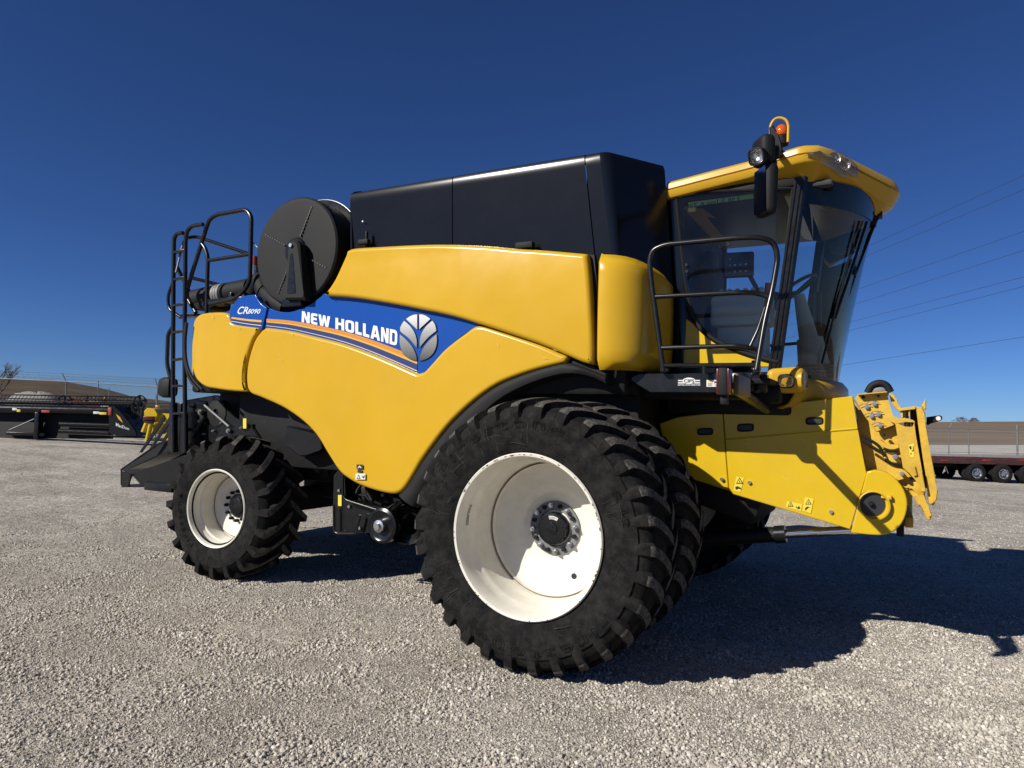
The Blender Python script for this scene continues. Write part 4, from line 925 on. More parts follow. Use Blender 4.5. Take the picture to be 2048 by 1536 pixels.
# faint scuffs in the paint
M['scratch'] = mat('paint_scuff', (.72, .55, .22), .5)
for (a, b, l, an) in ((424, 634, 10, 80), (476, 655, 9, 70), (508, 668, 6, 60), (583, 668, 7, 85), (655, 762, 5, 20), (700, 800, 6, 100), (995, 690, 8, 70), (1090, 716, 14, 10), (560, 720, 7, 40), (1110, 700, 12, 20)):
    t = math.radians(an); dx, dy = math.cos(t)*l/2, math.sin(t)*l/2; nx, ny = -math.sin(t)*.45, math.cos(t)*.45
    sheet('paint_scuff', [(a-dx, b-dy), (a+nx, b+ny), (a+dx, b+dy), (a-nx, b-ny)], YS-.0225, M['scratch'], lower, smooth=False)
# shield stickers
for nm, q, m in (('notice_sticker', [(713, 929), (725.5, 929), (725.5, 938), (713, 938)], 'ink'), ('notice_sticker', [(715, 939), (723, 939), (724, 945), (715, 945)], 'ink'), ('warning_sticker', [(711, 947), (730.5, 947), (730.5, 959), (711, 959)], 'sticker_w')):
    sheet(nm, q, YS-.024, M[m], lower, smooth=False)
sheet('warning_symbol', [(713, 957.5), (717, 949), (721, 957.5)], YS-.027, M['ink'], lower, smooth=False); sheet('warning_symbol', [(714.8, 956.3), (717, 951.5), (719.2, 956.3)], YS-.029, M['sticker_w'], lower, smooth=False)
sheet('warning_symbol', [(723, 950), (726, 954), (728.5, 950), (729, 953), (727, 957), (724, 954)], YS-.027, M['ink'], lower, smooth=False)
sheet('notice_symbol', [(715, 936), (719, 931), (723.5, 936), (721, 936), (719, 934), (717, 936)], YS-.027, M['sticker_w'], lower, smooth=False)

# --- cab: floor, rear wall, pillars, glass, roof
YC = -.93
def wx(y, z):
    """windscreen surface, bowed forward and leaning out at the top"""
    t = (z-2.12)/(3.56-2.12)
    xc = 1.79+.25*t+.04*t*t; side = 1.40+.18*t
    return xc-(xc-side)*(abs(y)/.93)**2.2
cab = box('cab', (1.0, 0, 2.10), (1.0, 1.84, .12), M['black'], CH, .02)
box('cab_rear_fill', (.40, 0, 2.72), (.26, 1.72, 1.5), M['matte'], cab, .02)  # dark filler added to close the gap where sky showed through
boxes('cab_rear_wall', [((.58, 0, 2.85), (.08, 1.74, 1.5)), ((.60, -.84, 2.9), (.06, .10, 1.5)), ((.62, .88, 2.9), (.06, .10, 1.5))], M['matte'], cab, .02)
def pillar(y, name='front_pillar'):
    pts = [Vector((wx(y, z)-.015, y*1.0, z)) for z in np.linspace(2.08, 3.68, 8)]
    bm = bmesh.new(); rings = []
    for p in pts:
        rings.append([bm.verts.new(p+Vector(d)) for d in ((-.045, 0, 0), (-.045, .03*(-1 if y < 0 else 1), 0), (.03, .03*(-1 if y < 0 else 1), 0), (.05, 0, 0), (.03, -.035*(-1 if y < 0 else 1), 0), (-.04, -.035*(-1 if y < 0 else 1), 0))])
    for a, b in zip(rings, rings[1:]):
        for k in range(6): bm.faces.new((a[k], a[(k+1) % 6], b[(k+1) % 6], b[k]))
    return bm_obj(name, bm, M['black'], cab, auto=40)
pillar(-.93); pillar(.93)
for dx in (-.03, .005, .03):
    tube('pillar_trim', [Vector((wx(-.93, z)-.015+dx, -.965, z)) for z in np.linspace(2.1, 3.66, 6)], .006, M['rail'], cab, n=6)
# windscreen
def windscreen():
    vs, fs = [], []; ny, nz = 24, 10
    for j in range(nz+1):
        z = 2.10+(3.67-2.10)*j/nz
        for i in range(ny+1):
            y = -.90+1.80*i/ny; vs.append((wx(y, z), y, z))
    n = ny+1
    for j in range(nz):
        for i in range(ny): fs.append((j*n+i, j*n+i+1, (j+1)*n+i+1, (j+1)*n+i))
    return mesh_obj('windscreen', vs, fs, M['glass'], cab, smooth=True)
windscreen()
sidew = [(1352, 386), (1585, 376), (1583, 400), (1575, 470), (1562, 600), (1549, 722), (1530, 718), (1500, 706), (1450, 688), (1412, 664), (1392, 640), (1378, 600), (1368, 540), (1358, 450)]
L = [np.array(XZ(a, b, YC)) for a, b in sidew]
sheet('side_window', [tuple(p) for p in smooth_loop(L, .04, 45)], YC, M['glass'], cab, xz=True, smooth=False)
sw = [Vector((p[0], YC, p[1])) for p in smooth_loop(L, .05, 45)]
tube('window_seal', sw, .012, M['plastic'], cab, n=6, closed=True)
rear_far = [(.68, 2.6), (.66, 3.58), (1.56, 3.58), (1.40, 2.15), (1.0, 2.2), (.8, 2.35)]
sheet('side_window', rear_far, .93, M['glass'], cab, xz=True, smooth=False)
# the dark rear half of the near window wall: B pillar and rear liner
pprism('rear_pillar', [(1336, 380), (1354, 380), (1362, 460), (1372, 560), (1384, 620), (1400, 660), (1404, 735), (1366, 735), (1358, 640), (1350, 540)], YC+.005, .06, M['gloss'], cab, .01)
pprism('lower_door_panel', [(1372, 636), (1392, 652), (1420, 678), (1455, 697), (1500, 713), (1543, 726), (1541, 734), (1366, 736)], YC-.012, .03, M['feeder'], cab, .006)
tube('door_edge_trim', [AT(1376, 612, YC-.02), AT(1390, 646, YC-.02), AT(1420, 675, YC-.02), AT(1460, 696, YC-.02), AT(1510, 713, YC-.02), AT(1556, 724, YC-.02)], .022, M['plastic'], cab, n=8, fil=.1)
box('windscreen_base', (1.38, 0, 2.09), (.36, 1.8, .06), M['black'], cab, .01)
for s in (-1, 1): box('header_rail', (1.08, s*.905, 3.66), (.98, .05, .07), M['matte'], cab, .01)
# roof: stack of outlines, crease and lip
def roof_outline(inset, n=44):
    pts = [(.52, -.965), (.9, -.985), (1.25, -1.0), (1.48, -1.03), (1.62, -1.05), (1.72, -1.01), (1.80, -.90), (1.94, -.62), (2.09, -.32), (2.19, -.10), (2.205, 0)]
    half = smooth_loop([np.array(p) for p in pts], .07, 179, False)
    full = half+[np.array((p[0], -p[1])) for p in half[::-1][1:]]
    out = []; m = len(full)
    for i, p in enumerate(full):
        a = full[max(0, i-1)]; b = full[min(m-1, i+1)]; t = b-a; t = t/np.linalg.norm(t); nr = np.array((-t[1], t[0]))
        q = p+nr*inset; out.append((max(q[0], .50), q[1]))
    return out
def roof():
    """thin at the rear, a flared visor in front: outer lip high, underside falling to the glass"""
    def heights(x):
        f = min(1, max(0, (x-1.05)/.75)); f = f*f*(3-2*f); g = min(1, max(0, (x-1.72)/.46)); g = g*g*(3-2*g)
        top = 3.79+.115*min(1, max(0, (x-.5)/1.05))-.03*g
        lip = .150-.005*f+.11*g; inn = .20+.14*f-.03*g; return top, lip, inn, f, g
    spec = [('in', .32, 1.0), ('in', .25, .98), ('in', .12, .62), ('in', .03, .33), ('lip', .012, 1.0), ('lip', 0, .90), ('lip', -.008, .60), ('lip', .010, .57), ('lip', .010, .53), ('lip', -.004, .50), ('lip', .0, .22), ('lip', .025, .06), ('top', .07, 0), ('top', .28, .004), ('top', .58, .0), ('top', .9, .0)]
    vs, fs = [], []
    for kind, inset, v in spec:
        o = roof_outline(inset); n = len(o)
        for x, y in o:
            top, lip, inn, f, g = heights(x)
            if kind == 'in': z = top-lip-(inn-.0)*(v-.30 if v > .3 else 0)*(.35+.65*f)
            elif kind == 'lip': z = top-lip*v
            else: z = top+v
            vs.append((x+(.06*g*(1-abs(2*v-1)**2) if kind == 'lip' else 0), y, z))
    for j in range(len(spec)-1):
        for i in range(n-1): fs.append((j*n+i, j*n+i+1, (j+1)*n+i+1, (j+1)*n+i))
        fs.append((j*n+n-1, j*n, (j+1)*n, (j+1)*n+n-1))
    fs.append(tuple(range(n))[::-1]); fs.append(tuple((len(spec)-1)*n+i for i in range(n)))
    return mesh_obj('cab_roof', vs, fs, M['roof'], CH, auto=40)
rf = roof()
box('roof_rear_lip', (.47, 0, 3.70), (.06, 1.9, .14), M['roof'], rf, .02)
# visor head lamps set in the front corner
def lamp_strip(y_s, name):
    o = [p for p in roof_outline(-.018)]
    half = o[:len(o)//2+1]
    if y_s > 0: half = [(x, -y) for x, y in half]
    seg = [p for p in half if 1.60 < p[0] < 2.03 and abs(p[1]) > .22]
    vs, fs = [], []; m = len(seg)
    for i, (x, y) in enumerate(seg):
        t = i/(m-1); e = math.sin(math.pi*min(1, max(0, t*.94+.03)))**.7
        top = 3.895; zc = top-.075-.05*t; hh = .085*e
        for q in range(7):
            a = -1+2*q/6; bul = .022*(1-a*a)*e
            d = Vector((x-1.2, y)).normalized(); vs.append((x+d.x*bul, y+d.y*bul, zc+hh*a))
    for i in range(m-1):
        for q in range(6): fs.append((i*7+q, i*7+q+1, i*7+q+8, i*7+q+7))
    l = mesh_obj(name, vs, fs, M['lens_r'], rf, smooth=True)
    # reflector bowl behind the lens
    vs2 = [(Vector(v)-Vector((v[0]-1.2, v[1], 0)).normalized()*.028) for v in vs]
    mesh_obj('lamp_bowl', vs2, fs, M['bowl'], rf, smooth=True)
    for k in (.34, .6):
        i = int(k*(m-1)); x, y = seg[i]; d = Vector((x-1.2, y, 0)).normalized(); c = Vector((x, y, 3.895-.075-.05*k))+d*.002
        bm = bmesh.new(); rings = []
        for rr, dp in ((.05, .0), (.04, -.012), (.02, -.022), (.0, -.024)):
            t1 = d.cross(Vector((0, 0, 1))).normalized(); t2 = Vector((0, 0, 1))
            rings.append([bm.verts.new(c+d*dp+(t1*math.cos(2*math.pi*q/14)+t2*math.sin(2*math.pi*q/14))*rr) for q in range(14)])
        for A, B in zip(rings, rings[1:]):
            for q in range(14): bm.faces.new((A[q], A[(q+1) % 14], B[(q+1) % 14], B[q]))
        bm_obj('lamp_reflector', bm, M['refl'], rf, smooth=True)
lamp_strip(-1, 'roof_lamp_lens'); lamp_strip(1, 'roof_lamp_lens')
# camera / work lamps hanging under the visor
for a, b in ((1655, 352), (1640, 350)):
    p = AT(a, b+8, -.78); boxes('visor_bracket', [((p.x, p.y, p.z), (.03, .03, .09)), ((p.x+.02, p.y, p.z-.05), (.05, .06, .07))], M['plastic'], rf, .008)
# beacon with guard hoop
p = ATZ(1562, 279, 3.90)
p = AT(1563, 278, -.98)
bc = lathe('beacon_base', [(0, 0), (.05, 0), (.05, .01)], M['plastic'], CH, n=20); bpy.data.objects.remove(bc)
bm = bmesh.new()
prof = [(.058, -.03), (.058, .0), (.05, .01)]
add_tube(bm, [p+Vector((0, 0, -.05)), p+Vector((0, 0, .015))], .052, 20)
beacon = bm_obj('beacon', bm, M['plastic'], CH, auto=30)
bm = bmesh.new(); bmesh.ops.create_uvsphere(bm, u_segments=24, v_segments=14, radius=1)
for v in bm.verts: v.co = Vector((v.co.x*.05, v.co.y*.05, max(-.035, v.co.z*.062)+.055))+p
bm_obj('beacon_dome', bm, M['beacon'], beacon, smooth=True)
q = p+Vector((.03, -.02, 0))
tube('beacon_guard', [AT(1541, 282, -1.02), AT(1541, 250, -1.02), AT(1549, 238, -1.02), AT(1560, 235, -1.02), AT(1572, 239, -1.02), AT(1577, 250, -1.02), AT(1576, 284, -1.02)], .011, M['roof'], beacon, n=10, fil=.05)
pprism('beacon_bracket', [(1538, 254), (1546, 249), (1552, 268), (1560, 282), (1566, 300), (1556, 312), (1540, 290)], -1.05, .06, M['plastic'], beacon, .01)
# mirrors with work lamp
def rounded(name, c, s, m, par, rz=0, rx=0, bev=.05):
    return box(name, c, s, m, par, bev, Matrix.Rotation(rz, 3, 'Z') @ Matrix.Rotation(rx, 3, 'X'), 4)
YM = -1.52
mr = rounded('mirror', AT(1533, 382, YM), (.10, .205, .37), M['plastic'], CH, math.radians(35), math.radians(3), .045)
rounded('mirror_upper', AT(1527, 303, YM), (.11, .20, .21), M['plastic'], mr, math.radians(35), 0, .045)
mesh_obj('mirror_glass', [Vector(AT(1533, 382, YM))+Matrix.Rotation(math.radians(35), 3, 'Z') @ Vector((-.0525, sy*.085, sz*.16)) for sy, sz in ((-1, -1), (1, -1), (1, 1), (-1, 1))], [(0, 1, 2, 3)], M['chrome'], mr)
tube('mirror_arm', [AT(1530, 300, YM+.05), AT(1550, 300, -1.25), AT(1562, 312, -1.0)], .025, M['plastic'], mr, n=10)
boxes('mirror_joint', [(AT(1546, 305, -1.42), (.09, .08, .10)), (AT(1545, 335, -1.45), (.06, .08, .14))], M['plastic'], mr, .02)
lp = AT(1512, 313, YM-.14); nd = (CAM-lp).normalized(); nd = (nd+Vector((-.5, -.2, 0))).normalized()
def work_lamp(name, c, n, w, h, par, shellm):
    n = n.normalized(); t1 = Vector((0, 0, 1)).cross(n).normalized(); t2 = n.cross(t1); bm = bmesh.new(); rings = []
    def loop(k, dp): return [bm.verts.new(c+n*dp+(t1*(w*k*math.copysign(abs(math.cos(a))**.6, math.cos(a)))+t2*(h*k*math.copysign(abs(math.sin(a))**.6, math.sin(a))))) for a in np.linspace(0, 2*math.pi, 24, endpoint=False)]
    for k, dp in ((.55, -.09), (.9, -.06), (1.0, -.02), (1.0, .006), (.86, .008), (.84, -.002)): rings.append(loop(k, dp))
    for A, B in zip(rings, rings[1:]):
        for q in range(24): bm.faces.new((A[q], A[(q+1) % 24], B[(q+1) % 24], B[q]))
    bm.faces.new(rings[0][::-1]); sh = bm_obj(name, bm, shellm, par, auto=40)
    bm = bmesh.new(); rings = [loop(k, dp) for k, dp in ((.84, .0), (.6, .008), (.3, .012), (.02, .013))]
    for A, B in zip(rings, rings[1:]):
        for q in range(24): bm.faces.new((A[q], A[(q+1) % 24], B[(q+1) % 24], B[q]))
    bm_obj('lamp_lens', bm, M['lens'], par, smooth=True)
    bm = bmesh.new(); rings = [loop(k, dp) for k, dp in ((.84, -.003), (.6, -.02), (.3, -.035), (.05, -.04))]
    for A, B in zip(rings, rings[1:]):
        for q in range(24): bm.faces.new((A[q], A[(q+1) % 24], B[(q+1) % 24], B[q]))
    bm_obj('lamp_reflector', bm, M['refl'], par, smooth=True)
    return sh
work_lamp('mirror_lamp', lp, nd, .058, .062, mr, M['plastic'])
# wipers and far mirror bracket
wp = tube('wiper_arm', [AT(1757, 432, -.05), AT(1741, 470, -.1), AT(1712, 545, -.25), AT(1690, 610, -.3), AT(1668, 655, -.3), AT(1652, 690, -.3)], .011, M['matte'], cab, n=6)
tube('wiper_arm', [AT(1752, 440, -.05), AT(1736, 475, -.1), AT(1707, 545, -.25)], .006, M['matte'], cab, n=6)
box('wiper_joint', AT(1706, 540, -.28), (.05, .05, .09), M['matte'], wp if False else cab, .01)
ws = lambda y, z: Vector((wx(y, z)+.02, y, z))
tube('wiper_blade', [ws(-.45, 3.42), ws(-.48, 3.0), ws(-.52, 2.6), ws(-.56, 2.25)], .010, M['matte'], cab, n=6)
tube('wiper_blade', [ws(-.33, 3.44), ws(-.40, 3.05), ws(-.50, 2.62)], .012, M['matte'], cab, n=6)
def band_strip(z0, z1, name):
    ysb = np.linspace(-.91, .91, 25); vs = [(wx(y, z)+.006, y, z) for z in (z0, z1) for y in ysb]; n = len(ysb)
    return mesh_obj(name, vs, [(i, i+1, n+i+1, n+i) for i in range(n-1)], M['gloss'], cab, smooth=True)
band_strip(3.48, 3.675, 'windscreen_top_band'); band_strip(2.08, 2.15, 'windscreen_foot_band')
boxes('visor_mount', [(AT(1752, 425, 0), (.10, .16, .09)), (AT(1745, 440, -.05), (.06, .08, .12))], M['matte'], cab, .01)
boxes('far_mirror', [(Vector((1.50, 1.5, 3.05)), (.10, .2, .4)), (Vector((1.5, 1.2, 3.3)), (.03, .5, .03))], M['plastic'], CH, .03)
# interior: headliner, seat, console, steering column and wheel, monitor
box('headliner', (1.2, 0, 3.64), (1.2, 1.76, .05), M['dgrey'], cab, .02)
seat = boxes('driver_seat', [((.92, .0, 2.58), (.48, .50, .13)), ((.70, .0, 2.92), (.13, .48, .64)), ((.69, .0, 3.30), (.10, .28, .15)), ((.92, 0, 2.36), (.32, .34, .36))], M['seatcloth'], cab, .05)
con = boxes('side_console', [((1.08, -.55, 2.70), (.50, .28, .27)), ((1.08, -.52, 2.44), (.42, .20, .30))], M['grey'], cab, .04)
for k in range(6): box('console_switch', (.92+.065*k, -.64, 2.86), (.032, .05, .06), M['grey'], con, .008)
tube('monitor_arm', [Vector((1.26, -.48, 2.75)), Vector((1.14, -.55, 3.0)), Vector((1.09, -.57, 3.06))], .02, M['dgrey'], cab, n=8)
rounded('monitor', Vector((1.05, -.60, 3.10)), (.25, .05, .22), M['screen'], cab, math.radians(8), 0, .02)
for k in range(9):
    p = Vector((.98+.045*(k % 4), -.63, 3.04+.055*(k//4))); box('monitor_button', p, (.018, .01, .018), M['grey'], cab, .003)
rounded('seat_bolster', Vector((1.26, -.45, 2.80)), (.24, .12, .16), M['dgrey'], cab, .2, 0, .05)
tube('orange_lever', [Vector((1.27, -.48, 2.86)), Vector((1.28, -.48, 2.95))], .03, M['beacon'], cab, n=10)
def boot(name, pts, m):
    return tube(name, [p for p, _ in pts], pts[0][1], m, cab, n=16, r2=pts[-1][1])
col = boot('steering_column', [(Vector((1.60, 0, 2.12)), .15), (Vector((1.59, 0, 2.3)), .15), (Vector((1.56, 0, 2.52)), .11)], M['grey'])
tube('column_neck', [Vector((1.56, 0, 2.48)), Vector((1.51, 0, 2.72)), Vector((1.47, 0, 2.92))], .085, M['grey'], cab, n=14, r2=.045)
for k in range(6):
    z = 2.11+.03*k; bm = bmesh.new(); add_tube(bm, [Vector((1.60, 0, z)), Vector((1.60, 0, z+.018))], .175-.004*k, 20); bm_obj('column_bellow', bm, M['dgrey'], cab, auto=30)
sc_ = Vector((1.43, 0, 2.97)); nrm = Vector((-.55, 0, .83)).normalized(); t1 = Vector((0, 1, 0)); t2 = nrm.cross(t1)
tube('steering_wheel', [sc_+(t1*math.cos(a)+t2*math.sin(a))*.21 for a in np.linspace(0, 2*math.pi, 28, endpoint=False)], .016, M['dgrey'], cab, n=8, closed=True)
for a in (.5, 2.6, 4.7): tube('wheel_spoke', [sc_-nrm*.03, sc_+(t1*math.cos(a)+t2*math.sin(a))*.2], .013, M['dgrey'], cab, n=6)
rounded('corner_display', Vector((1.58, .52, 2.85)), (.05, .16, .36), M['dgrey'], cab, .3, 0, .03)
tube('far_grab_rail', [Vector((1.0, .8, 2.55)), Vector((1.5, .82, 2.58)), Vector((1.58, .7, 2.8))], .016, M['dgrey'], cab, n=8, fil=.1)
# print on the inside of the side window, read from the seat (so mirrored out here)
sheet('window_print', [(1376, 405), (1506, 388), (1507, 397), (1377, 414)], YC+.008, M['green_tape'], cab, smooth=False)
sheet('window_print', [(1376, 416), (1391, 415), (1391, 423), (1376, 424)], YC+.008, M['sticker_y'], cab, smooth=False)
for s_, x0, x1, y0 in (('6.2', 1387, 1408, 405.5), ('5.1', 1434, 1450, 398.5), ('max.', 1411, 1431, 402), ('m', 1377, 1385, 406.5), ('3.98', 1456, 1480, 396)):
    tl, tr, bl, br = (x1, y0-(x1-x0)*.13), (x0, y0), (x1, y0+8.5-(x1-x0)*.13), (x0, y0+8.5)
    text('window_lettering', s_, quad_map(tl, tr, bl, br, YC+.006), M['ink'], cab, offset=.01)
for a, b in ((1373, 530), (1374, 543)):
    p = AT(a, b, YC-.006); bm = bmesh.new(); add_tube(bm, [p, p+Vector((0, -.014, 0))], .013, 16); bm_obj('hinge_boss', bm, M['plastic'], cab, auto=30)

# --- service platform beside the cab with railing
YP = -1.41
plat = pprism('platform_beam', [(1262, 754), (1278, 747), (1462, 745), (1462, 786), (1300, 785), (1262, 762)], YP, .08, M['black'], CH, .006)
box('platform_floor', (.85, -1.16, 2.06), (1.15, .44, .04), M['matte'], plat, .006)
box('platform_under', (.75, -1.0, 1.98), (1.0, .4, .10), M['matte'], plat, .02)
pm = lambda q: quad_map(*q, YP-.003)
for i, (x0, x1, y0, y1) in enumerate(((1356, 1400, 760, 762.2), (1356, 1400, 764.5, 766.8))): sheet('dealer_stripe', [(x0, y0), (x1, y0), (x1, y1), (x0, y1)], YP-.002, M['white'], plat, smooth=False)
el = [(1378+13*math.cos(a), 761.5+6.2*math.sin(a)) for a in np.linspace(0, 2*math.pi, 24, endpoint=False)]
sheet('dealer_oval', el, YP-.004, M['white'], plat, smooth=False)
text('dealer_lettering', 'CIFS', quad_map((1367.5, 758.6), (1388.5, 758.6), (1367.5, 764.8), (1388.5, 764.8), YP-.0065), M['ink'], plat, offset=.025)
text('dealer_lettering', 'CENTRAL IOWA FARM STORE', quad_map((1355.5, 768.2), (1400.5, 768.2), (1355.5, 771.3), (1400.5, 771.3), YP-.003), M['white'], plat, offset=.012)
sheet('asset_label', [(1413, 760), (1456, 760), (1456, 773.5), (1413, 773.5)], YP-.002, M['sticker_w'], plat, smooth=False)
sheet('asset_label_mark', [(1415.5, 762.5), (1425, 762.5), (1425, 765), (1415.5, 765)], YP-.004, M['sticker_y'], plat, smooth=False)
for (x0, x1, y0, y1) in ((1415.5, 1425, 767, 768.5), (1415.5, 1424, 770.5, 771.4), (1428.5, 1432, 762.5, 766), (1433, 1440, 766, 767), (1429, 1440, 769, 769.7), (1429, 1440, 771.2, 771.8)): sheet('asset_label_mark', [(x0, y0), (x1, y0), (x1, y1), (x0, y1)], YP-.004, M['ink'], plat, smooth=False)
text('asset_label_mark', 'H', quad_map((1429, 762), (1436, 762), (1428, 767), (1435, 767), YP-.0042), M['ink'], plat, shear=.3)
YR = -1.47
RP = .0205
rail_p = tube('platform_railing', [AT(1327, 742, YR), AT(1302, 560, YR), AT(1299, 520, YR), AT(1305, 500, YR), AT(1330, 489, YR), AT(1480, 475, YR), AT(1520, 474, YR+.02), AT(1548, 484, YR+.1), AT(1556, 515, YR+.12), AT(1545, 580, YR+.1), AT(1530, 640, YR+.06), AT(1513, 740, YR)], RP, RL, CH, n=12, fil=.10)
for pp in ([(1311, 593.5), (1485, 584.5), (1515, 586), (1541, 595)], [(1322, 696), (1455, 692), (1480, 692), (1520, 700)], [(1327, 731.5), (1510, 730)]):
    tube('railing_bar', [AT(a, b, YR+(.10 if a > 1500 else 0)) for a, b in pp], RP*.9, RL, rail_p, n=10, fil=.06)
tube('railing_bar', [AT(1535, 597, YR+.1), AT(1532, 610, YR+.12), AT(1516, 660, YR+.1), AT(1500, 693, YR+.08)], RP*.7, RL, rail_p, n=8, fil=.05)
for a in (1409,): tube('railing_post', [AT(a, 732, YR), AT(a, 748, YR)], .02, RL, rail_p, n=8)
for a_ in (1327, 1513): box('railing_foot', (AT(a_, 741, YR).x, (YR+YP)/2-.01, AT(a_, 741, YR).z), (.05, abs(YR-YP), .03), M['black'], rail_p, .004)
boxes('front_post', [(AT(1512, 745, -1.28), (.06, .06, .18)), (AT(1522, 768, -1.2), (.10, .10, .14)), (AT(1500, 772, -1.2), (.2, .1, .08))], M['black'], plat, .008)
# --- folding marker lamp arm reaching out to the width of the duals
p_end = AT(1447, 763, -2.68); p_root = Vector((1.34, -.95, 1.86)); dv = (p_end-p_root)
marm = tube('marker_arm', [p_root, p_root.lerp(p_end, .93)], .034, M['black'], CH, n=8)
box('marker_arm_knuckle', AT(1478, 768, -1.42), (.12, .14, .17), M['black'], marm, .03)
box('marker_lamp_body', p_end+Vector((0, .02, 0)), (.05, .09, .155), M['plastic'], marm, .006)
box('marker_red_lens', p_end+Vector((-.030, .02, 0)), (.014, .08, .145), M['red'], marm, .004)
box('marker_red_lens', p_end+Vector((.030, .02, 0)), (.014, .08, .145), M['red'], marm, .004)
box('marker_reflector_board', p_end+Vector((.05, .30, -.01)), (.03, .40, .12), M['amber_d'], marm, .006)
box('marker_bracket', p_end+Vector((0, .03, -.10)), (.04, .05, .06), M['plastic'], marm, .006)
# --- headlamp pod and yellow nose under the windscreen
pc = AT(1574, 763, -.90)
def pod(name, sg):
    """rounded lamp housing: boxy body, tapered towards the cab"""
    bm = bmesh.new(); add_box(bm, (0, 0, 0), (.27, .30, .205), .05, None, 4)
    for v in bm.verts:
        k = (v.co.x+.13)/.26
        v.co.z *= 1-.10*(1-k); v.co.z += .012*k; v.co.y = v.co.y+.05*k*(1 if v.co.y < 0 else 0)
        v.co.y *= sg
    bmesh.ops.translate(bm, vec=(pc.x, pc.y*sg, pc.z), verts=bm.verts)
    return bm_obj(name, bm, M['roof'], CH, auto=40)
hp = pod('headlamp_pod', 1); pod('headlamp_pod', -1)
lc = AT(1572, 762, pc.y-.145); work_lamp('pod_side_lamp', lc+Vector((0, .004, 0)), Vector((.12, -1, .04)), .062, .054, hp, M['plastic'])
lc2 = Vector((pc.x+.125, pc.y-.02, pc.z+.005)); work_lamp('pod_front_lamp', lc2, Vector((1, -.15, .03)), .10, .068, hp, M['roof'])
def nose():
    vs, fs = [], []; rows = [(2.13, -.03), (2.12, .03), (2.07, .07), (1.98, .075), (1.90, .03), (1.87, -.05)]
    ys = np.linspace(-.84, .84, 29)
    for z, k in rows:
        for y in ys: vs.append((1.80+k-.40*(abs(y)/.9)**2.2, y, z+.0))
    n = len(ys)
    for j in range(len(rows)-1):
        for i in range(n-1): fs.append((j*n+i, j*n+i+1, (j+1)*n+i+1, (j+1)*n+i))
    o = mesh_obj('cab_nose', vs, fs, M['roof'], CH, smooth=True); m_ = o.modifiers.new('t', 'SOLIDIFY'); m_.thickness = .02; m_.offset = -1
    return o
nose()
boxes('cab_underframe', [((1.0, 0, 1.93), (1.0, 1.6, .22)), ((1.35, -.9, 1.98), (.2, .3, .15)), ((1.35, .9, 1.98), (.2, .3, .15)), ((.6, 0, 1.6), (.5, 1.2, .5))], M['matte'], CH, .03)

# --- feeder house
YF = -.74
Z4 = lambda x, y: (1240+x/2.844, 560+y/2.844)          # pixel of a zoomed crop
Z7 = lambda x, y: (1680+x/4.267, 740+y/4.267)
fd = prism('feeder_house', [XZ(*p, YF+.03) for p in ((1319, 852), (1448, 830), (1700, 800), (1708, 850), (1728, 945), (1698, 1050), (1465, 984), (1390, 960))], YF+.03, -YF-.03, M['feeder'], CH, .01)
fpan = pprism('feeder_side_panel', [(1446, 822), (1706, 792), (1714.5, 853), (1734, 948), (1700.5, 1059), (1466, 988), (1458, 976)], YF-.03, .035, M['feeder'], CH, .006)
rpan = pprism('feeder_rear_panel', [(1319, 847), (1356, 834), (1445, 823), (1457, 976), (1440, 972), (1390, 960), (1330, 900)], YF-.022, .03, M['feeder'], CH, .006)
tube('panel_fold', [AT(1451, 880, YF-.031), AT(1714, 857, YF-.031)], .008, M['feeder'], fpan, n=6)
for q, par in (((1396, 1425, 857, 869.5, -.035), rpan), ((1476, 1506.5, 848, 862.5, -.05), fpan), ((1613, 1644.5, 835, 848.5, -.05), fpan)):
    x0, x1, y0, y1, s = q; cx, cy = (x0+x1)/2, (y0+y1)/2
    def stad(k):
        out = []
        for a in np.linspace(0, 2*math.pi, 28, endpoint=False):
            ux = math.copysign(abs(math.cos(a))**.45, math.cos(a)); uy = math.copysign(abs(math.sin(a))**.45, math.sin(a))
            X = ux*(x1-x0)/2*k; out.append((cx+X, cy+uy*(y1-y0)/2*(k if k > 1 else k*.92)+X*s))
        return out
    yy = YF-.034 if par is fpan else YF-.026
    sheet('vent_slot', stad(.92), yy, M['ink'], par, smooth=False)
    tube('slot_bezel', [AT(a, b, yy) for a, b in stad(1.0)], .007, M['plastic'], par, n=6, closed=True)
def stick(q, m, par, y, tri=None):
    sheet('warning_sticker', q, y, M[m], par, smooth=False)
stick([Z4(662, 1118), Z4(705, 1125), Z4(685, 1207), Z4(645, 1198)], 'sticker_y', fpan, YF-.0335)
stick([Z4(950, 1258), Z4(1036, 1275), Z4(1030, 1315), Z4(943, 1290)], 'sticker_y', fpan, YF-.0335)
stick([Z4(1052, 1235), Z4(1102, 1245), Z4(1085, 1328), Z4(1038, 1312)], 'sticker_y', fpan, YF-.0355)
for (cx, cy, s) in ((680, 1143, 20), (970, 1276, 16), (1072, 1263, 18)):
    sheet('warning_symbol', [Z4(cx-s, cy+s*.75), Z4(cx, cy-s), Z4(cx+s, cy+s*.75)], YF-.038, M['ink'], fpan, smooth=False); sheet('warning_symbol', [Z4(cx-s*.68, cy+s*.58), Z4(cx, cy-s*.62), Z4(cx+s*.68, cy+s*.58)], YF-.040, M['sticker_y'], fpan, smooth=False)
    sheet('warning_symbol', [Z4(cx-s*.12, cy+s*.4), Z4(cx-s*.1, cy-s*.3), Z4(cx+s*.2, cy+s*.4)], YF-.042, M['ink'], fpan, smooth=False)
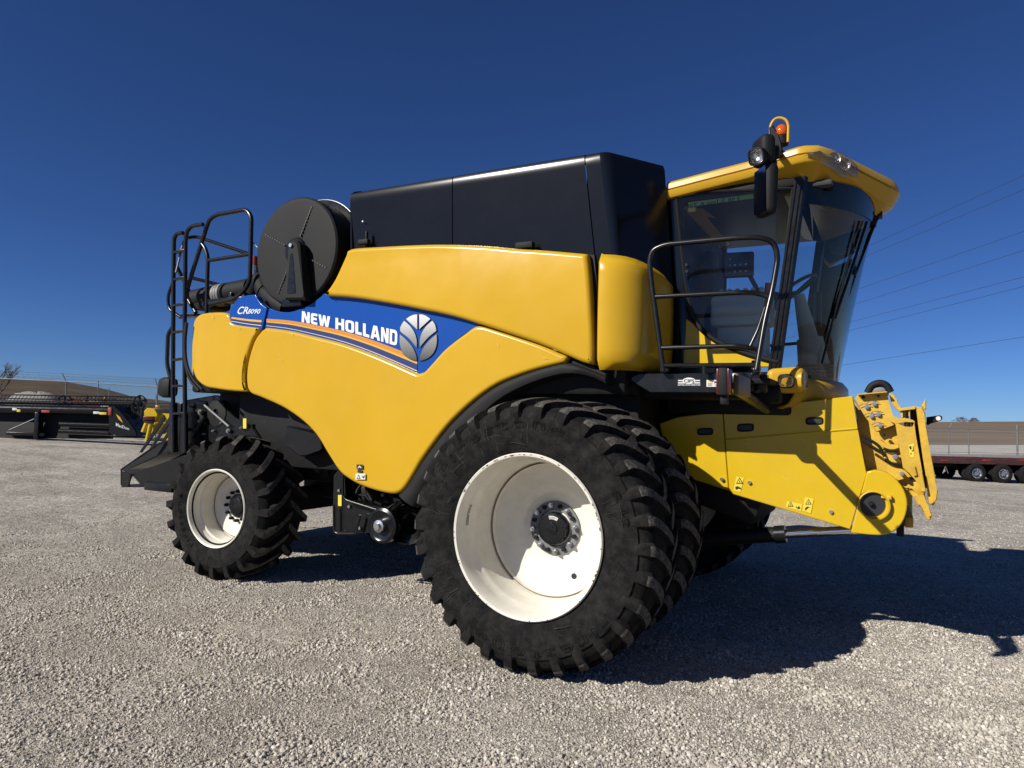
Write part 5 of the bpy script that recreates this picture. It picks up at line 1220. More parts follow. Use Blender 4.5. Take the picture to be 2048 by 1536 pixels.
for q in ([(655, 1178), (668, 1172), (684, 1180), (690, 1190), (672, 1186), (658, 1192)], [(1000, 1282), (1010, 1296), (1018, 1284), (1024, 1300), (1012, 1302), (1003, 1296)], [(1050, 1300), (1066, 1288), (1078, 1292), (1062, 1302), (1056, 1312)]):
    sheet('warning_symbol', [Z4(*p) for p in q], YF-.038, M['ink'], fpan, smooth=False)
for a, b in ((580, 1133), (737, 1152), (1200, 1318)):
    p = AT(*Z4(a, b), YF-.03); bm = bmesh.new(); add_tube(bm, [p, p+Vector((0, -.018, 0))], .015, 8); bm_obj('panel_bolt', bm, M['steel'], fpan, auto=30)
# front drum guard with round opening
dg = [(1734, 943), (1750, 940), (1767, 943), (1786, 953), (1803, 971), (1812, 990), (1815, 1007), (1812, 1028), (1803, 1048), (1787, 1063), (1767, 1070), (1740, 1070), (1701, 1066), (1716, 1010)]
guard = panel('drum_guard', dg, YF-.05, M['feeder'], CH, r=.012, back=.12, sharp=45)
c0 = AT(1742, 1007, YF-.055)
lathe('guard_collar', [(.108, c0.y+.01), (.11, c0.y-.035), (.10, c0.y-.038), (.094, c0.y-.03), (.094, c0.y+.004)], M['feeder'], guard, n=40, cx=c0.x+.02, cz=c0.z-.01)
bm = bmesh.new(); add_tube(bm, [c0+Vector((0, .002, 0)), c0+Vector((0, -.004, 0))], .093, 32); bm_obj('guard_opening', bm, M['ink'], guard, auto=30)
bm = bmesh.new(); add_tube(bm, [c0, c0+Vector((0, -.03, 0))], .022, 6); add_tube(bm, [c0+Vector((0, -.03, 0)), c0+Vector((0, -.045, 0))], .012, 10); bm_obj('drive_shaft_end', bm, M['matte'], guard, auto=30)
p = AT(*Z4(1515, 1235), YF-.06); boxes('guard_latch', [((p.x, p.y, p.z), (.07, .03, .02)), ((p.x+.02, p.y-.01, p.z), (.03, .04, .03))], M['worn'], guard, .004)
prism('drum_guard_skin', [XZ(a, b, YF) for a, b in ((1740, 945), (1767, 945), (1800, 972), (1812, 1007), (1800, 1046), (1767, 1067), (1740, 1067))], YF+.08, .70, M['worn'], guard, .01)
# tilting face: plates, pivots, hooks, hoses
YE = YF-.02
face = pprism('feeder_face', [Z7(150, 210), Z7(400, 188), Z7(425, 300), Z7(450, 398), Z7(500, 415), Z7(540, 420), Z7(540, 432), Z7(470, 465), Z7(310, 530), Z7(215, 400), Z7(125, 250)], YE, .025, M['worn'], CH, .004)
pprism('face_top_plate', [Z7(150, 205), Z7(400, 182), Z7(405, 192), Z7(152, 215)], YE-.07, .10, M['worn'], face, .003)
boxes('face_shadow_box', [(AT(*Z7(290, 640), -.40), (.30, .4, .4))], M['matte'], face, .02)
pprism('face_gusset', [Z7(440, 290), Z7(420, 200), Z7(455, 205), Z7(490, 255), Z7(500, 310), Z7(535, 325), Z7(530, 345), Z7(500, 350)], YE+.02, .05, M['worn'], face, .004)
pprism('face_bracket', [Z7(495, 330), Z7(640, 308), Z7(648, 322), Z7(640, 335), Z7(500, 352)], YE-.03, .10, M['worn'], face, .003)
pprism('face_bracket', [Z7(515, 350), Z7(540, 348), Z7(545, 405), Z7(520, 410)], YE-.01, .03, M['worn'], face, .003)
pprism('face_bracket', [Z7(580, 345), Z7(598, 343), Z7(600, 398), Z7(575, 400)], YE-.01, .03, M['worn'], face, .003)
pprism('face_bracket', [Z7(430, 436), Z7(545, 408), Z7(620, 425), Z7(640, 440), Z7(635, 450), Z7(560, 440), Z7(470, 462)], YE-.035, .06, M['worn'], face, .003)
plate = pprism('swing_plate', [Z7(472, 462), Z7(500, 455), Z7(555, 488), Z7(620, 490), Z7(638, 440), Z7(648, 560), Z7(690, 800), Z7(735, 1045), Z7(690, 1042), Z7(668, 985), Z7(655, 945), Z7(600, 890), Z7(538, 838)], YE-.05, .09, M['worn'], face, .004)
pprism('plate_tab', [Z7(612, 828), Z7(640, 822), Z7(660, 900), Z7(632, 908)], YE-.07, .02, M['worn'], face, .004)
pprism('plate_post', [Z7(672, 872), Z7(702, 870), Z7(735, 1040), Z7(690, 1040)], YE-.075, .02, M['worn'], face, .004)
pprism('outer_bar', [Z7(645, 312), Z7(700, 318), Z7(728, 370), Z7(730, 480), Z7(770, 700), Z7(822, 950), Z7(818, 1025), Z7(836, 1040), Z7(828, 1100), Z7(800, 1158), Z7(760, 1145), Z7(748, 1050), Z7(752, 975), Z7(705, 740), Z7(670, 490), Z7(660, 400)], YE-.02, .07, M['worn'], face, .006)
pprism('face_web', [Z7(600, 330), Z7(690, 325), Z7(715, 480), Z7(770, 900), Z7(770, 1010), Z7(720, 1010), Z7(650, 620), Z7(600, 430)], YE+.09, .05, M['rustplate'], face, .004)
pprism('face_back_plate', [Z7(118, 250), Z7(215, 400), Z7(320, 535), Z7(480, 470), Z7(545, 840), Z7(430, 905), Z7(228, 862), Z7(160, 520)], YE+.15, .03, M['worn'], face, .004)
pprism('face_horn', [Z7(695, 305), Z7(735, 240), Z7(738, 330), Z7(722, 345)], YE, .05, M['worn'], face, .006)
pprism('lower_hook', [Z7(630, 1078), Z7(690, 1070), Z7(722, 1058), Z7(750, 1180), Z7(788, 1240), Z7(770, 1285), Z7(745, 1278), Z7(712, 1215), Z7(690, 1130), Z7(672, 1165)], YE-.02, .05, M['worn'], face, .006)
pprism('lower_hook', [Z7(560, 1018), Z7(610, 1025), Z7(670, 1060), Z7(690, 1125), Z7(660, 1150), Z7(640, 1100), Z7(610, 1050)], YE+.02, .05, M['worn'], face, .006)
pprism('latch_bracket', [Z7(738, 402), Z7(850, 386), Z7(872, 395), Z7(875, 418), Z7(855, 435), Z7(768, 452), Z7(755, 470), Z7(740, 465)], YE+.1, .04, M['plastic'], face, .006)
p = AT(*Z7(839, 413), YE+.095); bm = bmesh.new(); add_tube(bm, [p, p+Vector((0, -.006, 0))], .016, 14); bm_obj('latch_hole', bm, M['sticker_w'], face, auto=30)
for q in ([(345, 590), (400, 640), (500, 632), (505, 665), (440, 690), (360, 660)], [(375, 690), (470, 705), (520, 780), (525, 805), (440, 790), (395, 750)], [(395, 780), (470, 830), (545, 850), (620, 908), (500, 945), (415, 900)]):
    pprism('pivot_plate', [Z7(*a) for a in q], YE+.03, .03, M['worn'], face, .004)
pprism('pivot_plate', [Z7(330, 520), Z7(480, 470), Z7(540, 830), Z7(640, 1010), Z7(560, 1010), Z7(440, 900)], YE+.09, .04, M['worn'], face, .004)
for a, b, r in ((228, 315, .028), (293, 290, .028), (270, 395, .026), (327, 378, .028), (340, 475, .028), (200, 233, .018), (328, 222, .014), (470, 740, .030), (528, 885, .024), (375, 552, .02), (555, 975, .022), (783, 1120, .03), (765, 1235, .022)):
    p = AT(*Z7(a, b), YE+(-.0 if a < 600 else -.02)); m_ = 'steel' if r > .022 else 'matte'
    bm = bmesh.new(); add_tube(bm, [p+Vector((0, .02, 0)), p+Vector((0, -.022, 0))], r*.62, 14); add_tube(bm, [p+Vector((0, -.022, 0)), p+Vector((0, -.034, 0))], r*.36, 10); bm_obj('pivot_pin', bm, M[m_ if a < 700 else 'worn'], face, auto=30)
    if a < 345 and b < 480 and r > .02:
        tube('safety_clip', [p+Vector((-.05, -.02, .005)), p+Vector((-.03, -.025, .02)), p+Vector((0, -.03, .022)), p+Vector((.03, -.02, .012))], .003, M['steel'], face, n=5)
for a, b in ((560, 378), (575, 468)):
    p = AT(*Z7(a, b), YE); bm = bmesh.new(); add_tube(bm, [p-Vector((0, 0, .03)), p+Vector((0, 0, .03))], .022, 10); bm_obj('adjuster_nut', bm, M['matte'], face, auto=30)
for pp in ([(370, 670), (420, 690), (500, 685)], [(380, 760), (440, 800), (525, 805)], [(180, 555), (260, 600), (340, 650), (380, 740)], [(190, 600), (280, 660), (350, 700)]):
    tube('hydraulic_hose', [AT(*Z7(*q), YE+.0) for q in pp], .011, M['plastic'], face, n=8, fil=.05)
hs = tube('multi_coupler_hose', [AT(*Z7(235, 195), -.55), AT(*Z7(270, 130), -.55), AT(*Z7(340, 108), -.55), AT(*Z7(400, 130), -.55), AT(*Z7(430, 190), -.55)], .028, M['plastic'], CH, n=12, fil=.15)
tube('coupler_hose', [AT(*Z7(260, 190), -.45), AT(*Z7(300, 130), -.45), AT(*Z7(360, 125), -.45), AT(*Z7(410, 190), -.45)], .024, M['plastic'], hs, n=10, fil=.12)
box('coupler_block', AT(*Z7(330, 185), -.5), (.14, .12, .08), M['zinc'], hs, .02)
sheet('pictogram', [Z7(580, 640), Z7(632, 625), Z7(630, 745), Z7(600, 745)], YE-.0525, M['sticker_y'], plate, smooth=False)
for q in ([(585, 655), (605, 648), (612, 668), (600, 680), (592, 664)], [(612, 690), (628, 680), (630, 688), (614, 696)], [(622, 648), (626, 648), (628, 690), (623, 690)], [(605, 705), (612, 715), (606, 722), (600, 714)]):
    sheet('pictogram_mark', [Z7(*a) for a in q], YE-.055, M['ink'], plate, smooth=False)
# the face frame runs across the machine
xf = AT(*Z7(700, 700), YF).x
boxes('face_frame', [((xf-.03, 0, 1.30), (.10, 1.35, .12)), ((xf-.08, 0, 1.02), (.06, 1.0, .08)), ((xf-.08, .70, 1.15), (.10, .06, .6)), ((xf-.10, 0, 1.62), (.12, 1.3, .08))], M['worn'], face, .01)
box('face_inner', (xf-.14, 0, 1.2), (.05, 1.3, .55), M['matte'], face, .01)
# lift cylinder
lc0 = AT(1540, 1070, -.50); lc1 = AT(1700, 1060, -.50); dd = (lc1-lc0).normalized()
cyl = tube('lift_cylinder', [lc0-dd*.8, lc0+dd*.12], .062, M['matte'], CH, n=20)
tube('cylinder_rod', [lc0+dd*.10, lc1+dd*.08], .036, M['chrome'], cyl, n=20)
bm = bmesh.new(); add_tube(bm, [lc0+dd*.04, lc0+dd*.125], .072, 20); bm_obj('cylinder_gland', bm, M['black'], cyl, auto=30)
boxes('feeder_underside', [((.9, 0, 1.15), (.7, 1.2, .3), Matrix.Rotation(.28, 3, 'Y')), ((.45, -.3, .8), (.5, .2, .3))], M['matte'], CH, .02)
# far-side body skin so the machine stays whole from the other side
for src in (lower, rshield, upper):
    c = src.copy(); COL.objects.link(c); c.parent = CH; c.scale = (1, -1, 1)

# ---------------------------------------------------------------- background helpers
def frame_at(name, px, D, py=None):
    """Empty standing on the ground at a photo column and depth, local x to the right, local y away"""
    p = ATD(px, 841, D); return empty(name, (p.x, p.y, gz(p.x, p.y)), YAW)
def loc(root, px, py, D):
    """pixel at depth D in the local frame of root"""
    p = ATD(px, py, D)-root.location; return Vector((p.dot(RIGHT0), p.dot(DEPTH0), p.z))

# hill and far land on the left
def hill():
    prof = [(-700, 742), (-400, 748), (-150, 752), (0, 757), (60, 758), (120, 762), (170, 770), (215, 782), (260, 792), (320, 801), (420, 812), (560, 826), (760, 834), (1000, 838), (1500, 842)]
    vs, fs = [], []
    n = 70; xs = np.linspace(-700, 1500, n)
    ys = np.interp(xs, [p[0] for p in prof], [p[1] for p in prof])
    for i, (x, y) in enumerate(zip(xs, ys)):
        top = ATD(x, y+1.2*math.sin(i*1.7)+.8*math.sin(i*.6), 210)
        for D, k in ((90, 0), (120, .12), (150, .42), (180, .8), (210, 1.0), (250, .9), (330, -.1)):
            g = ATD(x, 841, D); z0 = gz(g.x, g.y)-.3
            z = z0+(top.z-z0)*k; vs.append((g.x, g.y, z))
    for i in range(n-1):
        for j in range(6): fs.append((i*7+j, i*7+j+1, i*7+j+8, i*7+j+7))
    return mesh_obj('hill', vs, fs, M['hill'], smooth=True)
M['hill'] = mat('dry_hillside', (.115, .082, .050), 1, spec=.1, var=.35, vscale=.12)
tag(hill(), None, None, kind='structure')
M['pale'] = mat('pale_gravel_road', (.52, .50, .46), .95, spec=.1, var=.15, vscale=.4)
def strip(name, pts, m, dz):
    vs = []
    for a, D in pts:
        p = ATD(a, 841, D); vs.append((p.x, p.y, gz(p.x, p.y)+dz))
    n = len(vs)//2; fs = [(i, i+1, 2*n-2-i, 2*n-1-i) for i in range(n-1)]
    return tag(mesh_obj(name, vs, fs, m), None, None, kind='structure')
def land(name, rows, m, x0=1250, x1=2800, n=30):
    vs, fs = [], []
    for D, y in rows:
        for px in np.linspace(x0, x1, n): vs.append(ATD(px, y+1.0*math.sin(px*.006+D*.01)*(D > 100), D))
    for j in range(len(rows)-1):
        for i in range(n-1): fs.append((j*n+i, j*n+i+1, (j+1)*n+i+1, (j+1)*n+i))
    return tag(mesh_obj(name, vs, fs, m, smooth=True), None, None, kind='structure')
land('gravel_road', [(44, 930), (48, 909), (56, 900), (68, 890)], M['pale'])
land('far_field', [(67.9, 890.5), (85, 880), (120, 868), (200, 854), (350, 843), (460, 846), (700, 870)], M['field'])
# ---------------------------------------------------------------- chain-link fences
def fence(name, label, spans, D0, ytop, ybot, barbs, arms, px0, px1, big=()):
    r = frame_at(name, px0, D0)
    tag(r, label, 'fence')
    def top(px): return loc(r, px, np.interp(px, *zip(*ytop)), D0)
    def bot(px): return loc(r, px, np.interp(px, *zip(*ybot)), D0)
    xs = np.linspace(px0, px1, 12)
    tube('top_rail', [top(x) for x in xs], .022, M['zinc'], r, n=6)
    tube('bottom_wire', [bot(x) for x in xs], .012, M['zinc'], r, n=5)
    for px in spans:
        t = top(px); b = bot(px); b.z = min(b.z, t.z-1.7); tube('post', [Vector((t.x, t.y+.03, b.z-.25)), Vector((t.x, t.y+.03, t.z+(.35 if px in big else .02)))], .055 if px in big else .032, M['zinc'], r, n=8)
        if px in arms: tube('barb_arm', [Vector((t.x, t.y, t.z)), Vector((t.x+arms[px], t.y, t.z+.34))], .022, M['zinc'], r, n=6)
    for k in range(barbs):
        bm = bmesh.new(); off = [Vector((-.05*(k+1), 0, .11*(k+1)-.0)) for _ in xs]; P = [top(x)+o for x, o in zip(xs, off)]
        add_tube(bm, P, .006, 4)
        for q in range(60):
            u = q/60*(len(P)-1); i = min(len(P)-2, int(u)); p = P[i].lerp(P[i+1], u-i); add_tube(bm, [p-Vector((.02, 0, .03)), p+Vector((.02, 0, .03))], .005, 3)
        bm_obj('barbed_wire', bm, M['zinc'], r)
    # woven wire
    bm = bmesh.new(); P0, P1 = top(px0), top(px1); L = P1.x-P0.x; pitch = .075; n = int(L/pitch)
    def zt(x): return P0.z+(P1.z-P0.z)*(x-P0.x)/L
    B0, B1 = bot(px0), bot(px1)
    def zb(x): return B0.z+(B1.z-B0.z)*(x-P0.x)/L
    H = zt(P0.x)-zb(P0.x)
    for k in range(-int(H/pitch), n+1):
        for sg in (1, -1):
            x0 = P0.x+k*pitch; x1 = x0+H*.95
            xa, xb = max(x0, P0.x), min(x1, P1.x)
            if xb-xa < .05: continue
            if sg > 0: a = Vector((xa, P0.y, zb(xa)+(xa-x0)/.95)); b = Vector((xb, P0.y, zb(xb)+(xb-x0)/.95))
            else: a = Vector((xa, P0.y+.004, zt(xa)-(xa-x0)/.95)); b = Vector((xb, P0.y+.004, zt(xb)-(xb-x0)/.95))
            add_tube(bm, [a, b], .0035, 3, cap=False)
    # knuckled selvage along the top
    for k in range(n):
        x = P0.x+k*pitch; add_tube(bm, [Vector((x, P0.y, zt(x)-.02)), Vector((x+.03, P0.y, zt(x)+.05))], .004, 3, cap=False)
    tag(bm_obj('chain_mesh', bm, M['zinc'], r), None, None)
    return r
fence('chain_link_fence', 'barbed-wire topped chain-link fence behind the black header at left', [-60, 132, 315, 500], 30, [(-120, 751), (0, 757), (150, 764), (320, 774), (560, 788)], [(-120, 875), (560, 880)], 3, {132: -.18, 315: -.12, -60: -.15, 500: -.12}, -120, 560)
fence('chain_link_fence', 'chain-link fence behind the maroon flatbed trailer at right', [1730, 1898, 1938, 2035, 2160], 47, [(1650, 853), (1860, 855.5), (2035, 861), (2200, 866)], [(1650, 903), (1860, 904), (2035, 907), (2200, 910)], 0, {1898: .17}, 1650, 2200, big=(2035,))
for a, b0 in ((197, 762), (218, 776), (312, 790)):
    r = frame_at('fence_post', a, 44); t = loc(r, a, b0, 44); tube('post', [Vector((0, 0, -.2)), Vector((t.x, 0, t.z))], .03, M['zinc'], r, n=6)
    tag(r, {197: 'tall thin galvanised post standing behind the barbed-wire fence', 218: 'shorter galvanised post just right of the tall post behind the fence', 312: 'short galvanised post behind the fence next to the combine ladder'}[a], 'post', 'posts of the farther fence')

# ---------------------------------------------------------------- black draper header at left
hd = tag(frame_at('draper_header', 140, 26), 'black draper header with reel and white lettering parked along the fence', 'header')
S = 26/F
def hl(px, py, dy=0): 
    v = loc(hd, px, py, 26); v.y += dy; return v
x0, x1 = hl(-260, 800).x, hl(222, 800).x
tube('back_tube', [hl(-260, 812), hl(222, 822)], .16, M['black'], hd, n=20)
mesh_obj('back_sheet_and_shade', [hl(-260, 814, .25), hl(222, 824, .25), hl(222, 878, .1), hl(-260, 874, .1), hl(-260, 814, .29), hl(222, 824, .29), hl(222, 878, .14), hl(-260, 874, .14)], [(0, 1, 2, 3), (7, 6, 5, 4), (0, 3, 7, 4), (1, 0, 4, 5), (2, 1, 5, 6), (3, 2, 6, 7)], M['matte'], hd)  # back sheet carried down to the ground, standing in for shade beneath
tube('lower_tube', [hl(122, 848, -.05), hl(222, 851, -.05)], .09, M['black'], hd, n=12)
tube('lower_tube', [hl(122, 862, -.08), hl(222, 866, -.08)], .08, M['black'], hd, n=12)
for a in (-130, 80): box('header_leg', (hl(a, 840).x, hl(a, 840).y-.05, (hl(a, 825).z+hl(a, 878).z)/2), (.16, .3, hl(a, 825).z-hl(a, 878).z), M['black'], hd, .02)
tube('brace', [hl(22, 860, -.1), hl(72, 838, -.1)], .02, M['zinc'], hd, n=6)
box('skid', hl(55, 868, .1), (1.4, .5, .12), M['black'], hd, .02); box('skid', hl(255, 874, .3), (1.2, .6, .06), M['black'], hd, .02)
for a0, a1, b, m in ((31, 40, 818.5, 'sticker_w'), (40, 47, 821.5, 'sticker_y'), (89, 105, 823, 'redpaint'), (192, 204, 825.5, 'sticker_w'), (204, 218, 827, 'sticker_y'), (-120, -100, 815, 'redpaint')):
    p = hl((a0+a1)/2, b, -.165); box('reflector', p, ((a1-a0)*S, .01, 4.6*S), M[m], hd, .002)
es = prism('end_shield', [(hl(x, y).x, hl(x, y).z) for x, y in ((222, 812), (236, 812), (244, 824), (262, 840), (278, 862), (280, 872), (240, 872), (224, 866))], hl(222, 812).y-.2, hl(222, 812).y+.9, M['black'], hd, .03)
box('end_marker', hl(226.5, 823, -.22), (.12, .03, .28), M['redpaint'], es, .005)
def shield_map(u, v, w): return hl(238+u*26, 852+u*8-v*(7-2*u), -.205)
text('shield_lettering', 'MacDon', shield_map, M['white'], es, offset=.01)
mesh_obj('shield_stripe', [hl(238, 828, -.204), hl(246, 834, -.204), hl(252, 846, -.204), hl(243, 838, -.204)], [(0, 1, 2, 3)], M['gold'], es)
reel = tube('reel', [hl(-260, 799, .9), hl(262, 808, .9)], .08, M['black'], hd, n=12)
for k in range(5):
    a = k*2*math.pi/5+.5; dy, dz = .45*math.cos(a), .27*math.sin(a)
    A = hl(-260, 798, .9)+Vector((0, dy, dz)); B = hl(258, 807, .9)+Vector((0, dy, dz))
    tube('reel_bat', [A, B], .03, M['black'], reel, n=6)
    bm = bmesh.new()
    for i in range(70):
        p = A.lerp(B, (i+.5)/70); add_tube(bm, [p, p+Vector((-.08, -.02, -.17))], .011, 4)
    bm_obj('reel_tine_row', bm, M['black'], reel)
for a in (-90, 100, 255):
    p = hl(a, 803, .9)
    bm = bmesh.new()
    for k in range(5):
        an = k*2*math.pi/5+.5; add_tube(bm, [p, p+Vector((0, .45*math.cos(an), .27*math.sin(an)))], .03, 5)
    add_tube(bm, [p+Vector((0, .42*math.cos(q), .25*math.sin(q))) for q in np.linspace(0, 2*math.pi, 16, endpoint=False)], .025, 5, closed=True)
    bm_obj('reel_spider', bm, M['black'], reel)
for k in range(7):
    a = 248+rng.uniform(0, 26); tube('header_linkage', [hl(a, 800+rng.uniform(0, 20), .5), hl(a+rng.uniform(-6, 10), 820+rng.uniform(0, 24), .5)], .03, M['matte'], hd, n=6)
# a second dark reel seen beyond the fence
rl2 = tag(frame_at('parked_reel', 300, 36), 'dark harvester reel parked beyond the fence left of the ladder', 'reel')
for k in range(4):
    A = loc(rl2, 255, 806+k*7, 36); B = loc(rl2, 345, 806+k*7, 36); A.y += .3*(k % 2); B.y += .3*(k % 2)
    tube('reel_bat', [A, B], .035, M['matte'], rl2, n=6); bm = bmesh.new()
    for i in range(26):
        p = A.lerp(B, i/26); add_tube(bm, [p, p+Vector((-.12, -.02, -.25))], .014, 4)
    bm_obj('reel_tine_row', bm, M['matte'], rl2)
boxes('reel_frame', [(loc(rl2, 300, 835, 36.5), (2.6, .5, .9)), (Vector((0, .4, .2)), (2.6, .3, .4))], M['matte'], rl2, .03)
# white covered pile
def pile():
    r = frame_at('salt_pile', 72, 50); vs, fs = [], []; nu, nv = 26, 10
    W_, H_ = 2.1, loc(r, 75, 781, 50).z
    for j in range(nv+1):
        t = j/nv; rad = math.cos(t*math.pi/2)**.75
        for i in range(nu):
            a = 2*math.pi*i/nu; jit = 1+.14*math.sin(3*a+j*.5)+.07*math.sin(7*a+j)+.03*math.sin(13*a)
            vs.append((W_*rad*math.cos(a)*jit, 1.7*rad*math.sin(a)*jit, H_*.93*(math.sin(t*math.pi/2)**1.25)*(1+.12*math.sin(2*a+1)*(1-t)+.05*math.sin(9*a+j))))
    for j in range(nv):
        for i in range(nu): fs.append((j*nu+i, j*nu+(i+1) % nu, (j+1)*nu+(i+1) % nu, (j+1)*nu+i))
    mesh_obj('mound', vs, fs, M['tarp'], r, smooth=True)
    return tag(r, 'pale grey mound of material behind the chain-link fence at left', 'pile')
M['tarp'] = mat('pale_pile', (.34, .325, .30), .9, var=.15, vscale=4, bump=.6, bscale=6)
pile()
# red implement with hazard boards, and white tank, beyond the fence
ri = tag(frame_at('red_implement', 165, 42), 'red farm implement with yellow and red hazard boards beyond the fence', 'implement')
T = 42/F
def rl(px, py, dy=0):
    v = loc(ri, px, py, 42); v.y += dy; return v
boxes('implement_body', [(rl(186, 808, .3), (50*T, .5, 12*T)), (rl(140, 800, .5), (46*T, .4, 4*T)), (Vector((.6, .4, .35)), (1.6, .4, .3))], M['redpaint'], ri, .03)
boxes('implement_frame', [(rl(185, 797, .8), (60*T, .3, 3*T)), (rl(150, 820, .6), (80*T, .5, 8*T)), (rl(208, 797, .1), (3*T, .2, 14*T)), (rl(172, 797, .1), (3*T, .2, 14*T))], M['matte'], ri, .02)
for k, (a0, a1) in enumerate(((117, 135), (141, 161))):
    p = rl((a0+a1)/2, 806.5, -.12); bd = box('hazard_board', p, ((a1-a0)*T, .02, 8*T), M['sticker_y'], ri, .004)
    for q in range(3):
        c = p.x-(a1-a0)*T*.38+q*(a1-a0)*T*.33; h = 3.6*T; sl = (.16 if k == 0 else -.16)
        mesh_obj('hazard_stripe', [(c, p.y-.0125, p.z-h), (c+.11, p.y-.0125, p.z-h), (c+.11+sl, p.y-.0125, p.z+h), (c+sl, p.y-.0125, p.z+h)], [(0, 1, 2, 3)], M['redpaint'], bd)
box('board_frame', rl(138, 799, -.1), (46*T, .03, 1.5*T), M['orange'], ri, .003)
for a, b in ((152, 794), (191, 794), (212, 796)): box('warning_lamp', rl(a, b, -.15), (2.6*T, .05, 3.4*T), M['orange'], ri, .01)
wt = tag(frame_at('white_tank', 224, 41), 'white tank beside the red implement beyond the fence', 'tank')
v = loc(wt, 224, 812, 41); boxes('tank_body', [((v.x, 0, v.z), (.95, .7, .36)), ((v.x, 0, v.z/2-.1), (.7, .5, v.z))], M['sticker_w'], wt, .06)
# yellow corn-head end at left behind the ladder
yh = tag(frame_at('yellow_implement', 310, 22), 'small yellow implement with red tail lamp behind the combine ladder', 'implement')
U = 22/F
def yl(px, py, dy=0):
    v = loc(yh, px, py, 22); v.y += dy; return v
prism('upper_box', [(yl(a, b).x, yl(a, b).z) for a, b in ((291, 822), (297, 816), (312, 818), (318, 826), (318, 834), (292, 834))], yl(300, 820).y-.1, yl(300, 820).y+.4, M['feeder'], yh, .02)
box('tail_lamp', yl(301.5, 836.5, -.14), (20*U, .06, 7*U), M['red'], yh, .01); box('lamp_bracket', yl(301, 843, -.1), (20*U, .08, 6*U), M['matte'], yh, .01)
prism('side_plate', [(yl(a, b).x, yl(a, b).z) for a, b in ((316, 826), (345, 828), (330, 848), (318, 868), (300, 868), (306, 848), (310, 836))], yl(310, 840).y+.05, yl(310, 840).y+.15, M['feeder'], yh, .01)
prism('foot_plate', [(yl(a, b).x, yl(a, b).z) for a, b in ((328, 872), (342, 858), (344, 880), (330, 884))], yl(310, 840).y-.05, yl(310, 840).y+.15, M['feeder'], yh, .01)
tube('leg', [yl(303, 847, -.05), yl(295, 883, -.05)], .06, M['feeder'], yh, n=8); tube('leg', [yl(291, 844, .1), yl(283, 864, .1)], .07, M['feeder'], yh, n=8)
boxes('base_frame', [(yl(320, 880, .2), (46*U, .5, 5*U))], M['matte'], yh, .01)
box('beacon_lamp', yl(312, 813, .1), (8*U, .1, 5*U), M['orange'], yh, .03)

# ---------------------------------------------------------------- maroon flatbed trailer at right
M['maroon'] = mat('maroon_trailer_paint', (.055, .014, .015), .55, var=.2, dust=.3, vscale=5, dustcol=(.2, .15, .13))
M['deck'] = mat('weathered_deck_wood', (.27, .25, .225), .85, var=.25, vscale=6)
tr = tag(frame_at('flatbed_trailer', 1990, 32), 'maroon flatbed trailer with triple wheels and wooden deck at right edge', 'trailer')
V_ = 32/F
def tl(px, py, dy=0):
    v = loc(tr, px, py, 32); v.y += dy; return v
za = tl(1960, 911).z
xl, xr = tl(1660, 915).x, tl(2400, 915).x
box('side_rail', ((xl+xr)/2, 0, tl(1990, 922).z), (xr-xl, .10, 14*V_), M['maroon'], tr, .01)
for k in range(9):
    box('deck_plank', ((xl+xr)/2, .18+k*.265, tl(1990, 914.5).z), (xr-xl, .255, .05), M['deck'], tr, .006)
box('side_rail', ((xl+xr)/2, 2.6, tl(1990, 922).z), (xr-xl, .10, 14*V_), M['maroon'], tr, .01)
boxes('main_beam', [((xl/2+xr/2, .8, tl(1990, 932).z), (xr-xl, .12, .3)), ((xl/2+xr/2, 1.8, tl(1990, 932).z), (xr-xl, .12, .3))], M['matte'], tr, .01)
for a in (1888, 1972, 2046, 1800): box('side_reflector', tl(a, 920.5, -.06), (16*V_, .01, 2.2*V_), M['redpaint'], tr, .001)
wr = 18.7*V_
def tr_wheel(px):
    c = tl(px, 943)
    for dy in (-.04, .26):
        prof = [(.20, c.y+dy-.10), (.23, c.y+dy-.12), (wr-.05, c.y+dy-.125), (wr-.01, c.y+dy-.10), (wr, c.y+dy-.05), (wr, c.y+dy+.06), (wr-.02, c.y+dy+.11), (.22, c.y+dy+.12)]
        w = lathe('wheel_tyre', prof, M['rubber'], tr, n=36, cx=c.x, cz=wr-.02)
        if dy < 0:
            lathe('wheel_rim', [(.235, c.y+dy-.115), (.20, c.y+dy-.12), (.19, c.y+dy-.06), (.10, c.y+dy-.03), (.09, c.y+dy-.08), (0, c.y+dy-.085)], M['steel'], w, n=28, cx=c.x, cz=wr-.02)
            for k in range(8):
                a = 2*math.pi*k/8; box('hand_hole', (c.x+.145*math.cos(a), c.y+dy-.055, wr-.02+.145*math.sin(a)), (.05, .01, .05), M['ink'], w, .01)
    for dy in (2.1, 2.4):
        prof = [(.20, c.y+dy-.10), (wr-.05, c.y+dy-.125), (wr, c.y+dy-.05), (wr, c.y+dy+.06), (.22, c.y+dy+.12)]
        lathe('wheel_tyre', prof, M['rubber'], tr, n=28, cx=c.x, cz=wr-.02)
for px in (1950, 2003, 2056): tr_wheel(px)
bm = bmesh.new(); p = tl(1891, 942); add_tube(bm, [p+Vector((-.12, 0, -.1)), p+Vector((0, 0, .2)), p+Vector((.12, 0, -.1))], .02, 4); bm_obj('hanger', bm, M['zinc'], tr)
